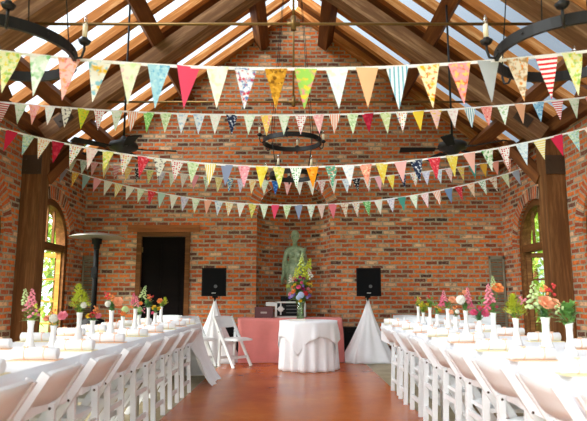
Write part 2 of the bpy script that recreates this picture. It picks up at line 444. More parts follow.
# ------------------------------------------------------------------ timber structure
def beam(name, a, b, w, d, mat, up=(0, 0, 1), bevel=.008):
    """squared timber with local X along its length"""
    a, b = Vector(a), Vector(b); x = (b - a).normalized(); u = Vector(up)
    y = u.cross(x).normalized(); z = x.cross(y); L = (b - a).length
    m = MB(); m.box((-L / 2, -w / 2, -d / 2), (L / 2, w / 2, d / 2))
    o = m.build(name, mat, None, bevel)
    M = Matrix((x, y, z)).transposed().to_4x4(); M.translation = (a + b) / 2; o.matrix_world = M
    o['kind'] = 'structure'; return o
TR_Y = [8.24, 5.77, 3.3, .83, -1.6]
cn, sn = math.cos(PITCH), math.sin(PITCH)
for s in (-1, 1):
    nrm = Vector((s * sn, 0, cn))
    def rp(x, y, off): return Vector((s * x, y, rz(x))) + nrm * off      # off metres above the rafters' underside
    y = W - .06
    # rafters
    ys = [10.60] + [10.02 - .575 * i for i in range(21)]
    for i, y in enumerate(ys):
        wd = .2 if i == 0 else .13
        beam('rafter', rp(.02, y, .065), rp(4.3, y, .065), wd, .13, M_RAFT, nrm)
    # closed strips of roof boarding between some rafters
    for y0, y1 in ([(8.36, 9.40)] + ([(9.96, 10.69)] if s > 0 else [])):
        nb = max(2, round((y1 - y0) / .17)); wb = (y1 - y0) / nb
        for q in range(nb):
            beam('roof_board', rp(.02, y0 + wb * (q + .5), .116), rp(4.3, y0 + wb * (q + .5), .116), wb - .006, .022, M_PURL, nrm, .003)
    # roof glass lying on the rafters
    m = MB(); q = [rp(.0, Y0, .133), rp(4.35, Y0, .133), rp(4.35, W + .05, .133), rp(.0, W + .05, .133)]
    q2 = [p + nrm * .008 for p in q]
    m.hexa([q[0], q[1], q[3], q[2], q2[0], q2[1], q2[3], q2[2]])
    tag(m.build('ceiling_' + ('left' if s < 0 else 'right'), M_ROOFGLASS), None, kind='structure')
    # purlins run the length of the hall
    for x, wd, dp in ((.70, .2, .24), (2.16, .2, .24), (3.52, .2, .26)):
        beam('purlin', rp(x, Y0, -dp / 2), rp(x, W - .0, -dp / 2), wd, dp, M_PURL, nrm)
    beam('wall_plate', (s * (XW - .06), Y0, rz(XW) - .1), (s * (XW - .06), W, rz(XW) - .1), .12, .2, M_PURL)
    for ty in TR_Y:
        beam('truss_rafter', rp(.0, ty, -.24 - .115), rp(3.9, ty, -.24 - .115), .3, .23, M_TRUSS, nrm)
        o = beam('timber_post', (s * 3.805, ty, 0), (s * 3.805, ty, 3.43), .28, .28, M_POST, (1, 0, 0), .012)
        # steel shoe at the head of the post
        pl = MB(); pl.box((-.14, -.152, -.14), (.14, -.142, .14))
        for bx in (-.09, .09):
            for bz in (-.08, .08): pl.tube([(bx, -.152, bz), (bx, -.165, bz)], .014, 8)
        p = pl.build('trim_post_shoe', M_STEEL, None, .002); p.location = (s * 3.805, ty, 3.02); p['kind'] = 'structure'
        pl = MB(); pl.box((-.13, -.160, -.085), (.13, -.152, .085))
        for bx in (-.07, .07): pl.tube([(bx, -.16, 0), (bx, -.173, 0)], .014, 8)
        p = pl.build('trim_gusset', M_STEEL, None, .002); p.location = rp(3.6, ty, -.36); p.rotation_euler = (0, s * PITCH, 0); p['kind'] = 'structure'
        beam('knee_brace', (s * 3.72, ty + .12, 2.85), (s * 3.56, ty + .95, 3.62), .16, .16, M_PURL)
# tie rods with king rods
for i, ty in enumerate(TR_Y[:3]):
    z = 4.02
    t = empty('tie_rod', (0, ty, z), 'bronze steel tie rod with king rod across the %s roof truss' % ('far', 'middle', 'near')[i], 'tie rod', 'tie rods across the trusses')
    m = MB(); m.tube([(-2.95, 0, 0), (2.95, 0, 0)], .017, 8); m.build('rod', M_BRASS, t)
    m = MB(); m.tube([(0, 0, .03), (0, 0, 6.38 - z - .2)], .015, 8); m.build('king_rod', M_BRASS, t)
    m = MB(); m.tube([(0, 0, -.07), (0, 0, .09)], .03, 10); m.tube([(-.07, 0, 0), (.07, 0, 0)], .026, 10); m.build('coupling', M_BRASS, t)

# ------------------------------------------------------------------ shutters on the back wall
for s, lb in ((-1, 'grey louvered shutter on the back wall behind the patio heater'), (1, 'grey louvered shutter on the back wall in the right corner')):
    x = s * 3.79
    t = empty('louvered_shutter', (x, W - .035, .12), lb, 'shutter')
    m = MB(); w = .14
    for a in (-w, w - .03): m.box((a, -.02, 0), (a + .03, .02, 1.75))
    for z in (0, .86, 1.70): m.box((-w, -.02, z), (w, .02, z + .05))
    m.build('shutter_frame', M_SHUT, t, .003)
    m = MB()
    for i in range(40):
        z = .06 + i * .0415
        if abs(z - .87) < .03: continue
        m.box((-w + .03, -.018, -.003), (w - .03, .018, .003), Matrix.Translation((0, 0, z + .018)) @ Matrix.Rotation(R(40), 4, 'X'))
    m.build('louvres', M_SHUT, t)

# ------------------------------------------------------------------ bunting
def pat_dots(key, base, dot, scale=38, rad=.34):
    t = NT('bunting_dots_' + key); v = t.coord('UV')
    x = t.n('ShaderNodeTexVoronoi'); x.inputs['Scale'].default_value = scale; x.inputs['Randomness'].default_value = .35; t.l(v, x.inputs['Vector'])
    cols = dot if isinstance(dot, list) else [dot]
    if len(cols) > 1:
        w = t.n('ShaderNodeSeparateColor'); t.l(x.outputs['Color'], w.inputs[0])
        col = t.ramp(w.outputs[0], [(i / len(cols), lin(c)) for i, c in enumerate(cols)], 'CONSTANT')
    else: col = lin(cols[0])
    f = t.math('LESS_THAN', x.outputs['Distance'], rad)
    t.base(t.mix(f, lin(base), col)); t.set(Roughness=.9, Specular_IOR_Level=.1); return t.m
def pat_floral(key, base, c1, c2, scale=30):
    t = NT('bunting_floral_' + key); v = t.coord('UV', loc=(random.random() * 9, random.random() * 9, 0))
    n1 = t.noise(v, scale, 2, .5)
    v2 = t.coord('UV', loc=(random.random() * 9 + 3, 5, 0)); n2 = t.noise(v2, scale * 1.2, 2, .5)
    a = t.mix(t.ramp(n1, [(.5, (0, 0, 0, 1)), (.64, (1, 1, 1, 1))]), lin(base), lin(c1))
    a = t.mix(t.ramp(n2, [(.53, (0, 0, 0, 1)), (.64, (1, 1, 1, 1))]), a, lin(c2))
    t.base(a); t.set(Roughness=.9, Specular_IOR_Level=.1); return t.m
def pat_stripe(key, base, c, axis, n):
    t = NT('bunting_stripe_' + key); v = t.coord('UV')
    sp = t.n('ShaderNodeSeparateXYZ'); t.l(v, sp.inputs[0])
    f = t.math('LESS_THAN', t.math('FRACT', t.math('MULTIPLY', sp.outputs[axis], n)), .45)
    t.base(t.mix(f, lin(base), lin(c))); t.set(Roughness=.9, Specular_IOR_Level=.1); return t.m
_pm = {}
def pattern(code):
    if code in _pm: return _pm[code]
    k, a = code.split(':'); a = a.split(','); key = a[0] + '_' + str(len(_pm))
    if k == 'S': m = cloth('bunting_' + key, a[0], .08)
    elif k == 'D': m = pat_dots(key, a[0], a[1:] if len(a) > 2 else a[1])
    elif k == 'F': m = pat_floral(key, *a)
    elif k == 'f': m = pat_floral(key, *a, scale=16)
    elif k == 'V': m = pat_stripe(key, a[0], a[1], 0, 38)
    elif k == 'H': m = pat_stripe(key, a[0], a[1], 1, 36)
    _pm[code] = m; return m
DESC = {'S': 'plain', 'D': 'dotted', 'F': 'floral', 'f': 'floral', 'V': 'striped', 'H': 'striped'}
WH_ = 'F:f1efe6,dfe8d6,f2dcd2'
PK = 'F:f4b9b9,ee8f94,f6d8d2'; GR = 'F:d5e6b8,8fbe6a,f0f0e0'; LG = 'F:e6efdc,b8d8a4,f4f0e4'; BL = 'F:e4ecf2,9fc0de,f2f2ee'
YE = 'f:f4dc62,f2c426,f6eec0'; RD = 'F:de3a48,f08a90,c82a3c'; NV = 'F:27304a,dfe3ea,27304a'; RDOT = 'D:f4eeea,d8384c'
MUL = 'D:f2eee6,d8485c,f0b030,5aa05a,5a7fc0'; OR = 'F:f5d0b0,f08a50,f4e8d8'; ORS = 'V:f6ede4,f08a5a'; BST = 'V:eef2f2,7fb4c8'
TE = 'S:4fa394'; LAV = 'F:d8d4e6,b8b4d4,eeeaf0'; PB = 'S:f2b598'; GDOT = 'D:f0f2e8,5aa86a'; BK = 'F:22222a,e6e2da,22222a'
YS = 'V:f4f0e0,f2d440'; CRIM = 'f:a81c34,c43a4c,a81c34'; HOT = 'S:ee4f70'; RSTR = 'H:f2e6e4,cf3344'; GY = 'S:a7aab2'; YG = 'F:f2e27a,a8cc50,f4f0c8'
BGR = 'S:8c97b4'; ORG = 'f:f29a1e,f6c050,ea7a1a'; BRED = 'F:e8ddce,c06a4a,d8b48c'
GARL = {
 'G1': (3.6, lambda x: 2.604 + .0325 * x * x, [-1.686, -1.492, -1.288, -1.084, -0.894, -0.698, -0.505, -0.316, -0.116, 0.08, 0.289, 0.488, 0.688, 0.894, 1.101, 1.295, 1.489, 1.684, 1.858],
   .1969, 1.05, 1.16,
   ['f:eef2ea,8fc98a,d8e8d0', 'F:f6c0b8,ee7f7f,f2a56a', 'f:f4f2ea,f2c230,8cc6d8', 'f:e9efd2,cfe0a8,f0d0c8', 'F:a3d0df,6fb2d2,bcdde6', HOT, 'f:eef0da,d5e6a8,f5d7d0',
    'F:e8ecf2,5f7fb5,c8485a', 'F:c98f2a,7a5018,e0a840', 'f:9ed060,f08aa0,f2d040', 'f:e4eef0,cfe0e0,d8eacb', 'S:f5bb8c', BST, 'F:f8ecc0,f2b81e,ee7a30',
    'F:f59aa0,f27440,f2c668', 'S:b4b8be', 'F:e6d8c4,b08a5e,e09040', 'H:f6eeee,e03038', 'F:f0eec0,a8d060,f0e060']),
 'G2': (6.5, lambda x: 3.24 + .0085 * x + .0158 * x * x, [-3.237, -3.069, -2.884, -2.688, -2.485, -2.297, -2.092, -1.902, -1.712, -1.511, -1.315, -1.119, -0.924, -0.728, -0.521, -0.32, -0.112, 0.089, 0.294, 0.486, 0.699, 0.877, 1.09, 1.28, 1.476, 1.684, 1.886, 2.088, 2.288, 2.487, 2.69, 2.905, 3.133],
   .199, .98, .98,
   [LG, 'F:f4b0a8,ee7a7a,f2b080', WH_, 'F:f0ece0,34343a,f0ece0', 'F:d8dc40,f2d030,8cc050', RDOT, LG, ORS, 'F:7cc060,a8d880,d8e8b0', GR, 'F:e8ecea,a8c4d8,f2e0d8', BL, WH_, NV, LG,
    'F:f6d060,f0a0a8,f4ecc0', LG, RDOT, PK, ORS, GR, CRIM, 'F:dfeab0,c4d88a,f0f0dc', MUL, 'S:f2ce40', 'F:f4c8c0,f0b8b8,f2d040', 'F:f4ece6,ecc8c4,f4ece6', BST, 'F:ee9a90,e05a58,f4c0b0', 'F:eef2e8,a8d098,eef2e8', 'S:f0b48c', 'F:8fbcd8,5a98c4,c4dcea', RSTR]),
 'G3': (6.3, lambda x: 2.565 + .0405 * x * x, [-3.019, -2.839, -2.677, -2.475, -2.286, -2.102, -1.896, -1.696, -1.508, -1.315, -1.133, -0.94, -0.753, -0.557, -0.356, -0.164, 0.028, 0.213, 0.43, 0.62, 0.814, 0.999, 1.209, 1.389, 1.594, 1.797, 1.993, 2.199, 2.388, 2.596, 2.798, 2.995],
   .194, 1.0, 1.0,
   ['F:d8e8d8,8cc4d8,a8d090', 'D:f4ece0,f0a070,f0c860', CRIM, MUL, 'F:f6dcd8,f0b8b8,f6e8e2', YG, 'D:eee8dc,e05a6a,f0b840,6aa86a,7a9ac8', RD, 'F:f0ece0,2e2e34,f0ece0', RDOT, GR, YS, BGR, 'F:f4a8b4,f6d4d4,ee8090', 'f:f2dc50,f4ec9a,eec830', YG,
    GDOT, ORG, 'F:58a88a,e6604a,dce6d0', 'F:f0eeee,d0dce8,f0eeee', 'F:f4a890,f0785a,f4d8b0', YE, 'S:f4b8b4', NV, RD, YE, 'S:f0b4a4', 'F:f0f2e6,5aa85a,c4e0b0', RDOT, 'F:dce8ee,a8c8dc,eef0ee', 'H:f2ead0,f0d870', 'S:d8284c']),
 'G4': (9.32, lambda x: 3.02 + .0478 * abs(x) ** 1.6, [-3.507, -3.33, -3.135, -2.952, -2.76, -2.586, -2.395, -2.199, -2.013, -1.823, -1.641, -1.443, -1.244, -1.055, -0.873, -0.679, -0.481, -0.296, -0.094, 0.091, 0.3, 0.469, 0.659, 0.873, 1.046, 1.228, 1.418, 1.621, 1.82, 2.012, 2.209, 2.415, 2.599, 2.797, 2.998, 3.177, 3.369, 3.577, 3.756, 3.963],
   .1915, .97, .97,
   ['F:c4d8cc,98bca8,dce6dc', PK, YS, RSTR, 'F:f0d080,e8b850,f4e4b0', BK, 'D:f0eab0,8cc050,f0b040', LAV, LG, 'F:ece6dc,e0ccc0,f4f0ea', 'S:f4a0b0', GDOT, 'F:ecdc98,d8c878,f2ecc8', 'F:5a90c0,f0d850,e8e8e0', LAV, 'F:f6dca0,f0b870,f6ecd8', LG, 'F:2a64b4,7aa8e0,2a64b4', PK, WH_,
    WH_, RDOT, WH_, BL, BK, 'F:f0e8e6,d0606a,a8c8a0', 'S:f4b4c0', YE, NV, MUL, LAV, BL, 'F:f0cfcb,e0a0a0,f4e4e0', 'F:f2d860,f09a90,f4ecc0', TE, 'S:e0a838', 'S:e89a84', 'F:e8a088,c8604a,e8c0a0', MUL, LG]),
 'G5': (9.2, lambda x: 2.6 + .0425 * x * x, [-3.22, -3.045, -2.87, -2.679, -2.501, -2.323, -2.157, -1.959, -1.778, -1.597, -1.4, -1.223, -1.047, -0.859, -0.671, -0.478, -0.298, -0.106, 0.082, 0.286, 0.455, 0.638, 0.831, 1.02, 1.2, 1.387, 1.589, 1.77, 1.964, 2.146, 2.344, 2.538, 2.709, 2.908, 3.095, 3.28, 3.479, 3.656, 3.846, 4.01],
   .1854, .97, .97,
   ['S:f4a8b0', WH_, YS, WH_, LG, RD, 'S:c0dcd0', WH_, LAV, LG, 'S:f4b49c', BL, 'D:f6f0d8,f0b030,f0d860', WH_, YG, LG, HOT, GR, BGR, 'F:e4ecdc,a0c0b0,f0f0e8',
    'F:f4d8d0,f0c0b8,f4e8e0', 'S:f08090', BRED, MUL, 'F:6ab868,a8dc98,d8ecc8', WH_, 'D:ece8ee,9a90c0,d890a8', TE, LG, 'D:f4e0e0,e08a9a', ORS, 'S:7c98c0', RD, 'F:f6d4b8,f0b088,f6e8d8', GDOT, BRED, 'F:e8ecc8,d0dca0,f4f2e0', GY, 'F:f0c850,f0904a,f4e8b8', 'S:94b4b4'])}
FW, FHT = .142, .25
def flag_mesh(i):
    m = MB(); n = 6; ph = random.random() * 6; amp = random.uniform(.004, .012)
    def P(r, t, d):     # r: 0 top .. 1 tip
        hw_ = FW / 2 * (1 - r) + .001
        x = t * hw_; z = -FHT * r
        return (x, d + amp * math.sin(ph + 30 * x + 9 * z) * min(1, r * 3 + .1), z)
    for d in (-.0012, .0012):
        rows = [[m.bm.verts.new(P(r / n, t, d)) for t in (-1, -.33, .33, 1)] for r in range(n + 1)]
        for A, B in zip(rows, rows[1:]):
            for q in range(3):
                f = m.bm.faces.new((A[q], A[q + 1], B[q + 1], B[q])); f.smooth = True
                for lp in f.loops: lp[m.uv].uv = (lp.vert.co.x, lp.vert.co.z)
    return m
GL = {'G1': 'nearest bunting garland with the largest flags, strung across the hall under the tie rod',
      'G2': 'second bunting garland from the top with red dotted and navy flags',
      'G3': 'bunting garland with crimson flags at both ends, sagging below the upper chandelier ring',
      'G4': 'far bunting garland of small flags with blue, black and teal ones, crossing the niche arch',
      'G5': 'lowest bunting garland of small flags against the back wall above the statue'}
flag_shapes = [flag_mesh(i) for i in range(6)]
_fm = {}
def flag_me(shape, code):
    if (shape, code) not in _fm:
        b = flag_shapes[shape].bm.copy(); me = bpy.data.meshes.new('flag'); b.to_mesh(me); b.free()
        me.materials.append(pattern(code)); _fm[(shape, code)] = me
    return _fm[(shape, code)]
for g, (Y, zf, xs_, dx, sc_, scz, codes) in GARL.items():
    xe = XW - .015
    t = empty('bunting_garland', (0, Y, 0), GL[g], 'bunting', 'bunting garlands across the hall')
    m = MB(); N = 60
    for i in range(N):
        a, b = -xe + 2 * xe * i / N, -xe + 2 * xe * (i + 1) / N
        m.hexa([(a, -.003, zf(a) - .011), (b, -.003, zf(b) - .011), (a, .003, zf(a) - .011), (b, .003, zf(b) - .011),
                (a, -.003, zf(a) + .009), (b, -.003, zf(b) + .009), (a, .003, zf(a) + .009), (b, .003, zf(b) + .009)])
    m.build('tape', M_TAPE, t)
    n = len(codes); lo = int((xs_[0] + xe - .1) / dx); hi = int((xe - .1 - xs_[-1]) / dx)
    assert len(xs_) == n, (g, len(xs_), n)
    for i in range(-lo, n + hi):
        x = xs_[0] + dx * i if i < 0 else xs_[i] if i < n else xs_[-1] + dx * (i - n + 1); code = codes[i % n]
        if abs(x) > XW - .1: continue
        sl = (zf(x + .05) - zf(x - .05)) / .1
        o = link('flag', flag_me(random.randrange(6), code), t)
        o.location = (x, -.0045, zf(x)); o.scale = (sc_, 1, scz * random.uniform(.96, 1.03))
        o.rotation_euler = (random.uniform(-.05, .06), -math.atan(sl) + random.uniform(-.04, .04), random.uniform(-.16, .16))
for f_ in flag_shapes: f_.bm.free()

# ------------------------------------------------------------------ chandeliers
def chandelier(loc, rings, label, ztop, aoff=.35):
    t = empty('ring_chandelier', loc, label, 'chandelier', 'iron ring chandeliers')
    for ri, (rr, dz, nc) in enumerate(rings):
        m = MB(); m.ring(rr - .012, rr + .012, dz - .035, dz + .035, 56)
        for k in range(nc * 2):
            a = 2 * PI * k / (nc * 2); m.ball(((rr + .013) * math.cos(a), (rr + .013) * math.sin(a), dz), .009)
        m.build('ring', M_IRON, t)
        for k in range(nc):
            a = 2 * PI * (k + aoff) / nc
            arm = empty('candle_arm', (0, 0, dz), None, None); arm.parent = t; arm.rotation_euler = (0, 0, a)
            pts = [(rr + .01, 0, -.02), (rr + .035, 0, -.055), (rr + .07, 0, -.05), (rr + .085, 0, .0), (rr + .085, 0, .035)]
            m = MB(); m.tube(pts, .009, 8); m.build('arm', M_IRON, arm)
            c = (rr + .085, 0, .035)
            m = MB(); m.lathe([(.012, 0), (.03, .008), (.042, .03), (.022, .034), (.02, .05)], 14, c); m.build('cup', M_IRON, arm)
            m = MB(); m.lathe([(.0165, .045), (.0165, .14), (.012, .145)], 12, c); m.build('candle', M_CREAM, arm)
            m = MB(); m.lathe([(.008, .145), (.015, .165), (.011, .19), (.002, .215)], 10, c); m.build('bulb', M_BULB, arm)
    rr = rings[0][0]; m = MB()
    for k in range(4):
        a = PI / 4 + PI / 2 * k; m.tube([(rr * math.cos(a), rr * math.sin(a), .03), (rr * .45 * math.cos(a), rr * .45 * math.sin(a), ztop - loc[2])], .0045, 6)
    if len(rings) > 1:
        for k in range(4):
            a = PI / 4 + PI / 2 * k
            m.tube([(rr * .98 * math.cos(a), rr * .98 * math.sin(a), -.03), (rings[1][0] * math.cos(a), rings[1][0] * math.sin(a), rings[1][1] + .03)], .0045, 6)
    m.build('hanging_wire', M_IRON, t)
chandelier((-.02, 8.5, 3.47), [(.44, 0, 6), (.33, -.53, 5)], 'two tier black iron chandelier in front of the brick gable', 5.9)
chandelier((-1.895, 3.5, 2.69), [(.45, 0, 6)], 'black iron ring chandelier with candle bulbs at the upper left', 4.9, 0)
chandelier((1.80, 3.5, 2.69), [(.46, 0, 6)], 'black iron ring chandelier with candle bulbs at the upper right', 4.95, 0)

# ------------------------------------------------------------------ ceiling fans
for s, rot, lb in ((-1, R(8), 'black ceiling fan on a long rod in front of the left rafters'), (1, R(-40), 'black ceiling fan on a long rod in front of the right rafters')):
    x = s * 2.12 - (.11 if s > 0 else .03); t = empty('ceiling_fan', (x, 7.0, 2.99), lb, 'ceiling fan', 'black ceiling fans')
    m = MB(); m.tube([(0, 0, .1), (0, 0, rz(x) - 2.93)], .014, 10); m.build('down_rod', M_IRON, t)
    m = MB(); m.lathe([(.012, .14), (.03, .13), (.045, .085), (.1, .07), (.17, .045), (.185, .0), (.17, -.03), (.1, -.05), (.07, -.09), (.02, -.1)], 28); m.build('motor', M_IRON, t)
    for k in range(5):
        b = empty('blade_arm', (0, 0, 0), None, None); b.parent = t; b.rotation_euler = (0, 0, rot + 2 * PI * k / 5)
        m = MB(); m.bar((.1, 0, -.02), (.25, 0, -.03), .035, .012); m.build('bracket', M_IRON, b)
        m = MB(); mt = Matrix.Rotation(R(10), 4, 'X')
        m.hexa([(.22, -.05, -.037), (.66, -.07, -.037), (.22, .05, -.037), (.66, .07, -.037), (.22, -.05, -.028), (.66, -.07, -.028), (.22, .05, -.028), (.66, .07, -.028)], mt)
        m.build('blade', M_BLACK, b, .003)

# ------------------------------------------------------------------ patio heater
t = empty('patio_heater', (-3.46, 10.0, 0), 'tall mushroom patio heater with silver reflector by the left corner', 'patio heater')
m = MB(); m.lathe([(.23, 0), (.23, .03), (.21, .06), (.2, .5), (.19, .72), (.06, .78), (.03, .8)], 28); m.build('base', M_BLACK, t)
m = MB(); m.tube([(0, 0, .78), (0, 0, 2.0)], .045, 14); m.build('pole', M_BLACK, t)
m = MB(); m.lathe([(.05, 1.95), (.055, 1.98), (.055, 2.03), (.085, 2.04), (.085, 2.12), (.1, 2.13)], 24); m.build('burner', M_BLACK, t)
m = MB(); m.lathe([(.465, 2.15), (.47, 2.155), (.35, 2.195), (.17, 2.225), (.02, 2.235), (.02, 2.23), (.17, 2.215), (.35, 2.185)], 40); m.build('reflector', M_GALV, t)
m = MB(); m.box((-.05, -.075, 1.45), (.05, -.03, 1.63)); m.tube([(0, -.07, 1.5), (0, -.1, 1.5)], .02, 10); m.build('control_box', M_BLACK, t, .006)

# ------------------------------------------------------------------ statue in the niche
ST = Vector((.03, 11.1, 0))
p = empty('pedestal', ST, 'stone pedestal under the green statue in the niche', 'pedestal')
m = MB(); m.box((-.3, -.22, 0), (.3, .22, .08)); m.box((-.26, -.19, .08), (.26, .19, .57)); m.box((-.3, -.22, .57), (.3, .22, .645)); m.build('block', M_STONE, p, .01)
t = empty('statue', ST + Vector((0, 0, .645)), 'green patina statue of a draped woman standing in the brick niche', 'statue'); t.scale = (.86, .92, 1.0)
m = MB()
m.lathe([(.0, .0), (.22, .0), (.225, .03), (.205, .25), (.19, .5), (.185, .75), (.185, .9), (.165, 1.0), (.13, 1.08), (.0, 1.1)], 72, (0, 0, 0), 1, .8,
        lambda a, i, r, z: (0 if r < .01 else .016 * math.cos(13 * a + 2.2 * z) * max(0, 1.02 - z) + .01 * math.cos(7 * a + 1)))
m.lathe([(.0, .92), (.2, .90), (.19, .95), (.16, 1.04), (.13, 1.1), (0, 1.11)], 60, (0, -.005, 0), 1, .82, lambda a, i, r, z: .012 * math.cos(11 * a) if r > .1 else 0)
m.lathe([(0, 1.04), (.145, 1.06), (.148, 1.09), (.0, 1.11)], 40, sx=1, sy=.8)      # girdle
def cap(a, b, r0, r1, n=8): m.tube([Vector(a).lerp(Vector(b), k / n) for k in range(n + 1)], [r0 + (r1 - r0) * k / n for k in range(n + 1)], 12); m.ball(a, r0, 2); m.ball(b, r1, 2)
m.ball((0, .0, 1.2), (.145, .1, .17), 3); m.ball((0, .005, 1.32), (.155, .1, .11), 3)
m.ball((-.07, -.075, 1.27), (.065, .055, .065), 2); m.ball((.07, -.075, 1.27), (.065, .055, .065), 2)
cap((0, 0, 1.42), (-.155, 0, 1.375), .06, .055); cap((0, 0, 1.42), (.155, 0, 1.375), .06, .055); cap((0, 0, 1.40), (0, -.012, 1.56), .062, .05)
HR = Matrix.Rotation(R(-14), 4, 'Z') @ Matrix.Rotation(R(12), 4, 'X')
hc = Vector((0.0, -.03, 1.63))
HS = 1.16
def hb(c, r): m.ball(hc + HR @ (Vector(c) * HS), tuple(q * HS for q in r), 2, HR)
hb((0, 0, .005), (.072, .085, .1)); hb((0, -.035, -.05), (.05, .05, .05)); hb((0, -.085, -.01), (.012, .022, .028)); hb((0, -.075, -.055), (.022, .014, .009))
hb((-.028, -.07, .015), (.018, .014, .009)); hb((.028, -.07, .015), (.018, .014, .009)); hb((0, .02, .035), (.085, .09, .085)); hb((0, .1, .0), (.05, .05, .05))
for q in (-1, 1): hb((q * .073, .0, -.01), (.012, .022, .03))
def hand(w, d, side):
    w, d = Vector(w), Vector(d).normalized(); u = Vector(side).normalized(); nn = d.cross(u)
    cap(w, w + d * .075, .03, .034)
    for k, L in enumerate((.058, .07, .074, .06)):
        b0 = w + d * .085 + u * (k - 1.5) * .02; b1 = b0 + d * L * .55 + nn * .008; cap(b0, b1, .0125, .0115, 2); cap(b1, b1 + d * L * .35 + nn * .025, .0115, .01, 2)
    b0 = w + d * .03 - u * .036; cap(b0, b0 + d * .05 - u * .02 + nn * .02, .014, .012, 3)
cap((-.18, 0, 1.36), (-.25, .02, 1.13), .056, .046); cap((-.25, .02, 1.13), (-.265, -.05, .95), .045, .034); hand((-.265, -.052, .94), (.02, -.1, -1), (.3, 1, 0))
cap((.18, 0, 1.36), (.25, -.01, 1.14), .056, .046); cap((.25, -.01, 1.14), (.16, -.19, 1.27), .045, .034); hand((.158, -.194, 1.275), (.3, -.35, .45), (.6, .5, -.2))
m.ball((-.19, .03, 1.0), (.07, .07, .2), 2)      # hanging sleeve folds
cap((.2, -.02, 1.1), (.17, .06, .45), .05, .06); cap((-.05, -.13, .95), (-.1, -.16, .15), .03, .03); cap((.06, -.14, .95), (.07, -.17, .1), .03, .035); cap((.0, -.14, 1.05), (-.02, -.175, .3), .02, .03)
for q in (-.09, .08): m.ball((q, -.2, .03), (.045, .09, .035), 2)
b = m.build('body', M_PATINA, t)
md = b.modifiers.new('weld', 'REMESH'); md.mode = 'VOXEL'; md.voxel_size = .011; md.use_smooth_shade = True
md = b.modifiers.new('soft', 'SMOOTH'); md.iterations = 3; md.factor = .5
m = MB(); N = 20; m.tube([(-.29, -.09 + .06 * math.cos(2 * PI * k / N), .80 + .075 * math.sin(2 * PI * k / N)) for k in range(N + 1)], .02, 8, False)
for k in range(N): m.ball((-.29 + .012 * (-1) ** k, -.09 + .062 * math.cos(2 * PI * k / N), .80 + .077 * math.sin(2 * PI * k / N)), .022)
m.build('wreath', M_PATINA, t)

# ------------------------------------------------------------------ speakers on draped stands
for x, lb in ((-1.385, 'left'), (1.31, 'right')):
    y = 10.17
    side = 'between the doorway and the niche' if x < 0 else 'to the right of the niche'
    st = empty('speaker_stand', (x, y, 0), 'loudspeaker stand hidden under a floor length white drape ' + side, 'speaker stand', 'draped speaker stands')
    m = MB(); m.lathe([(.018, .02), (.018, 1.115)], 12); m.lathe([(.05, 1.1), (.05, 1.13)], 14); m.build('pole', M_BLACK, st)
    m = MB(); ph = random.random() * 6
    def fold(a, i, r, z, ph=ph): return (1.06 - z) * .05 * math.sin(11 * a + ph + .8 * math.sin(3 * a)) * (.3 + r) + .02 * (1 - z) * math.sin(5 * a + ph)
    prof = [(.022 + .44 * (1 - k / 24) ** 1.28 + (.03 if k == 0 else 0), 1.07 * k / 24 + .004) for k in range(25)]
    m.lathe(prof, 96, (0, 0, 0), 1, .62, fold); m.build('drape', M_SATIN, st)
    sp = empty('loudspeaker', (x, y - .02, 1.13), 'black loudspeaker on the draped stand ' + side, 'speaker', 'black loudspeakers')
    m = MB(); q = [(-.215, -.14), (.215, -.14), (.16, .14), (-.16, .14)]
    for zz in (0, .49): pass
    m.hexa([(-.215, -.15, 0), (.215, -.15, 0), (-.15, .15, 0), (.15, .15, 0), (-.215, -.15, .49), (.215, -.15, .49), (-.15, .15, .49), (.15, .15, .49)]); m.build('cabinet', M_BLACK, sp, .018)
    m = MB(); m.box((-.19, -.158, .025), (.19, -.149, .465)); m.build('grille', plain('speaker_mesh', '0d0d0e', .9, Specular_IOR_Level=.15), sp, .004)
    m = MB(); m.lathe([(.03, 0), (.03, .004)], 16, (0, 0, 0)); me = m.mesh('dust_cap', plain('driver_grey', '4a4a4c', .4)); o = link('dust_cap', me, sp); o.location = (.03, -.158, .17); o.rotation_euler = (R(90), 0, 0)
    m = MB(); m.box((-.035, -.162, .05), (.035, -.156, .062)); m.build('badge', M_GALV, sp)
for x, lb in ((-1.13, 'black equipment case on the floor beside the left speaker drape'), (1.05, 'black equipment case on the floor beside the right speaker drape')):
    t = empty('equipment_case', (x, 10.53, 0), lb, 'case', 'black cases by the back wall')
    m = MB(); m.box((-.14, -.13, 0), (.14, .13, .58)); m.build('shell', M_BLACK, t, .015)
    m = MB(); m.tube([(-.06, -.13, .5), (-.055, -.155, .5), (.055, -.155, .5), (.06, -.13, .5)], .008, 8); m.build('handle', M_BLACK, t)

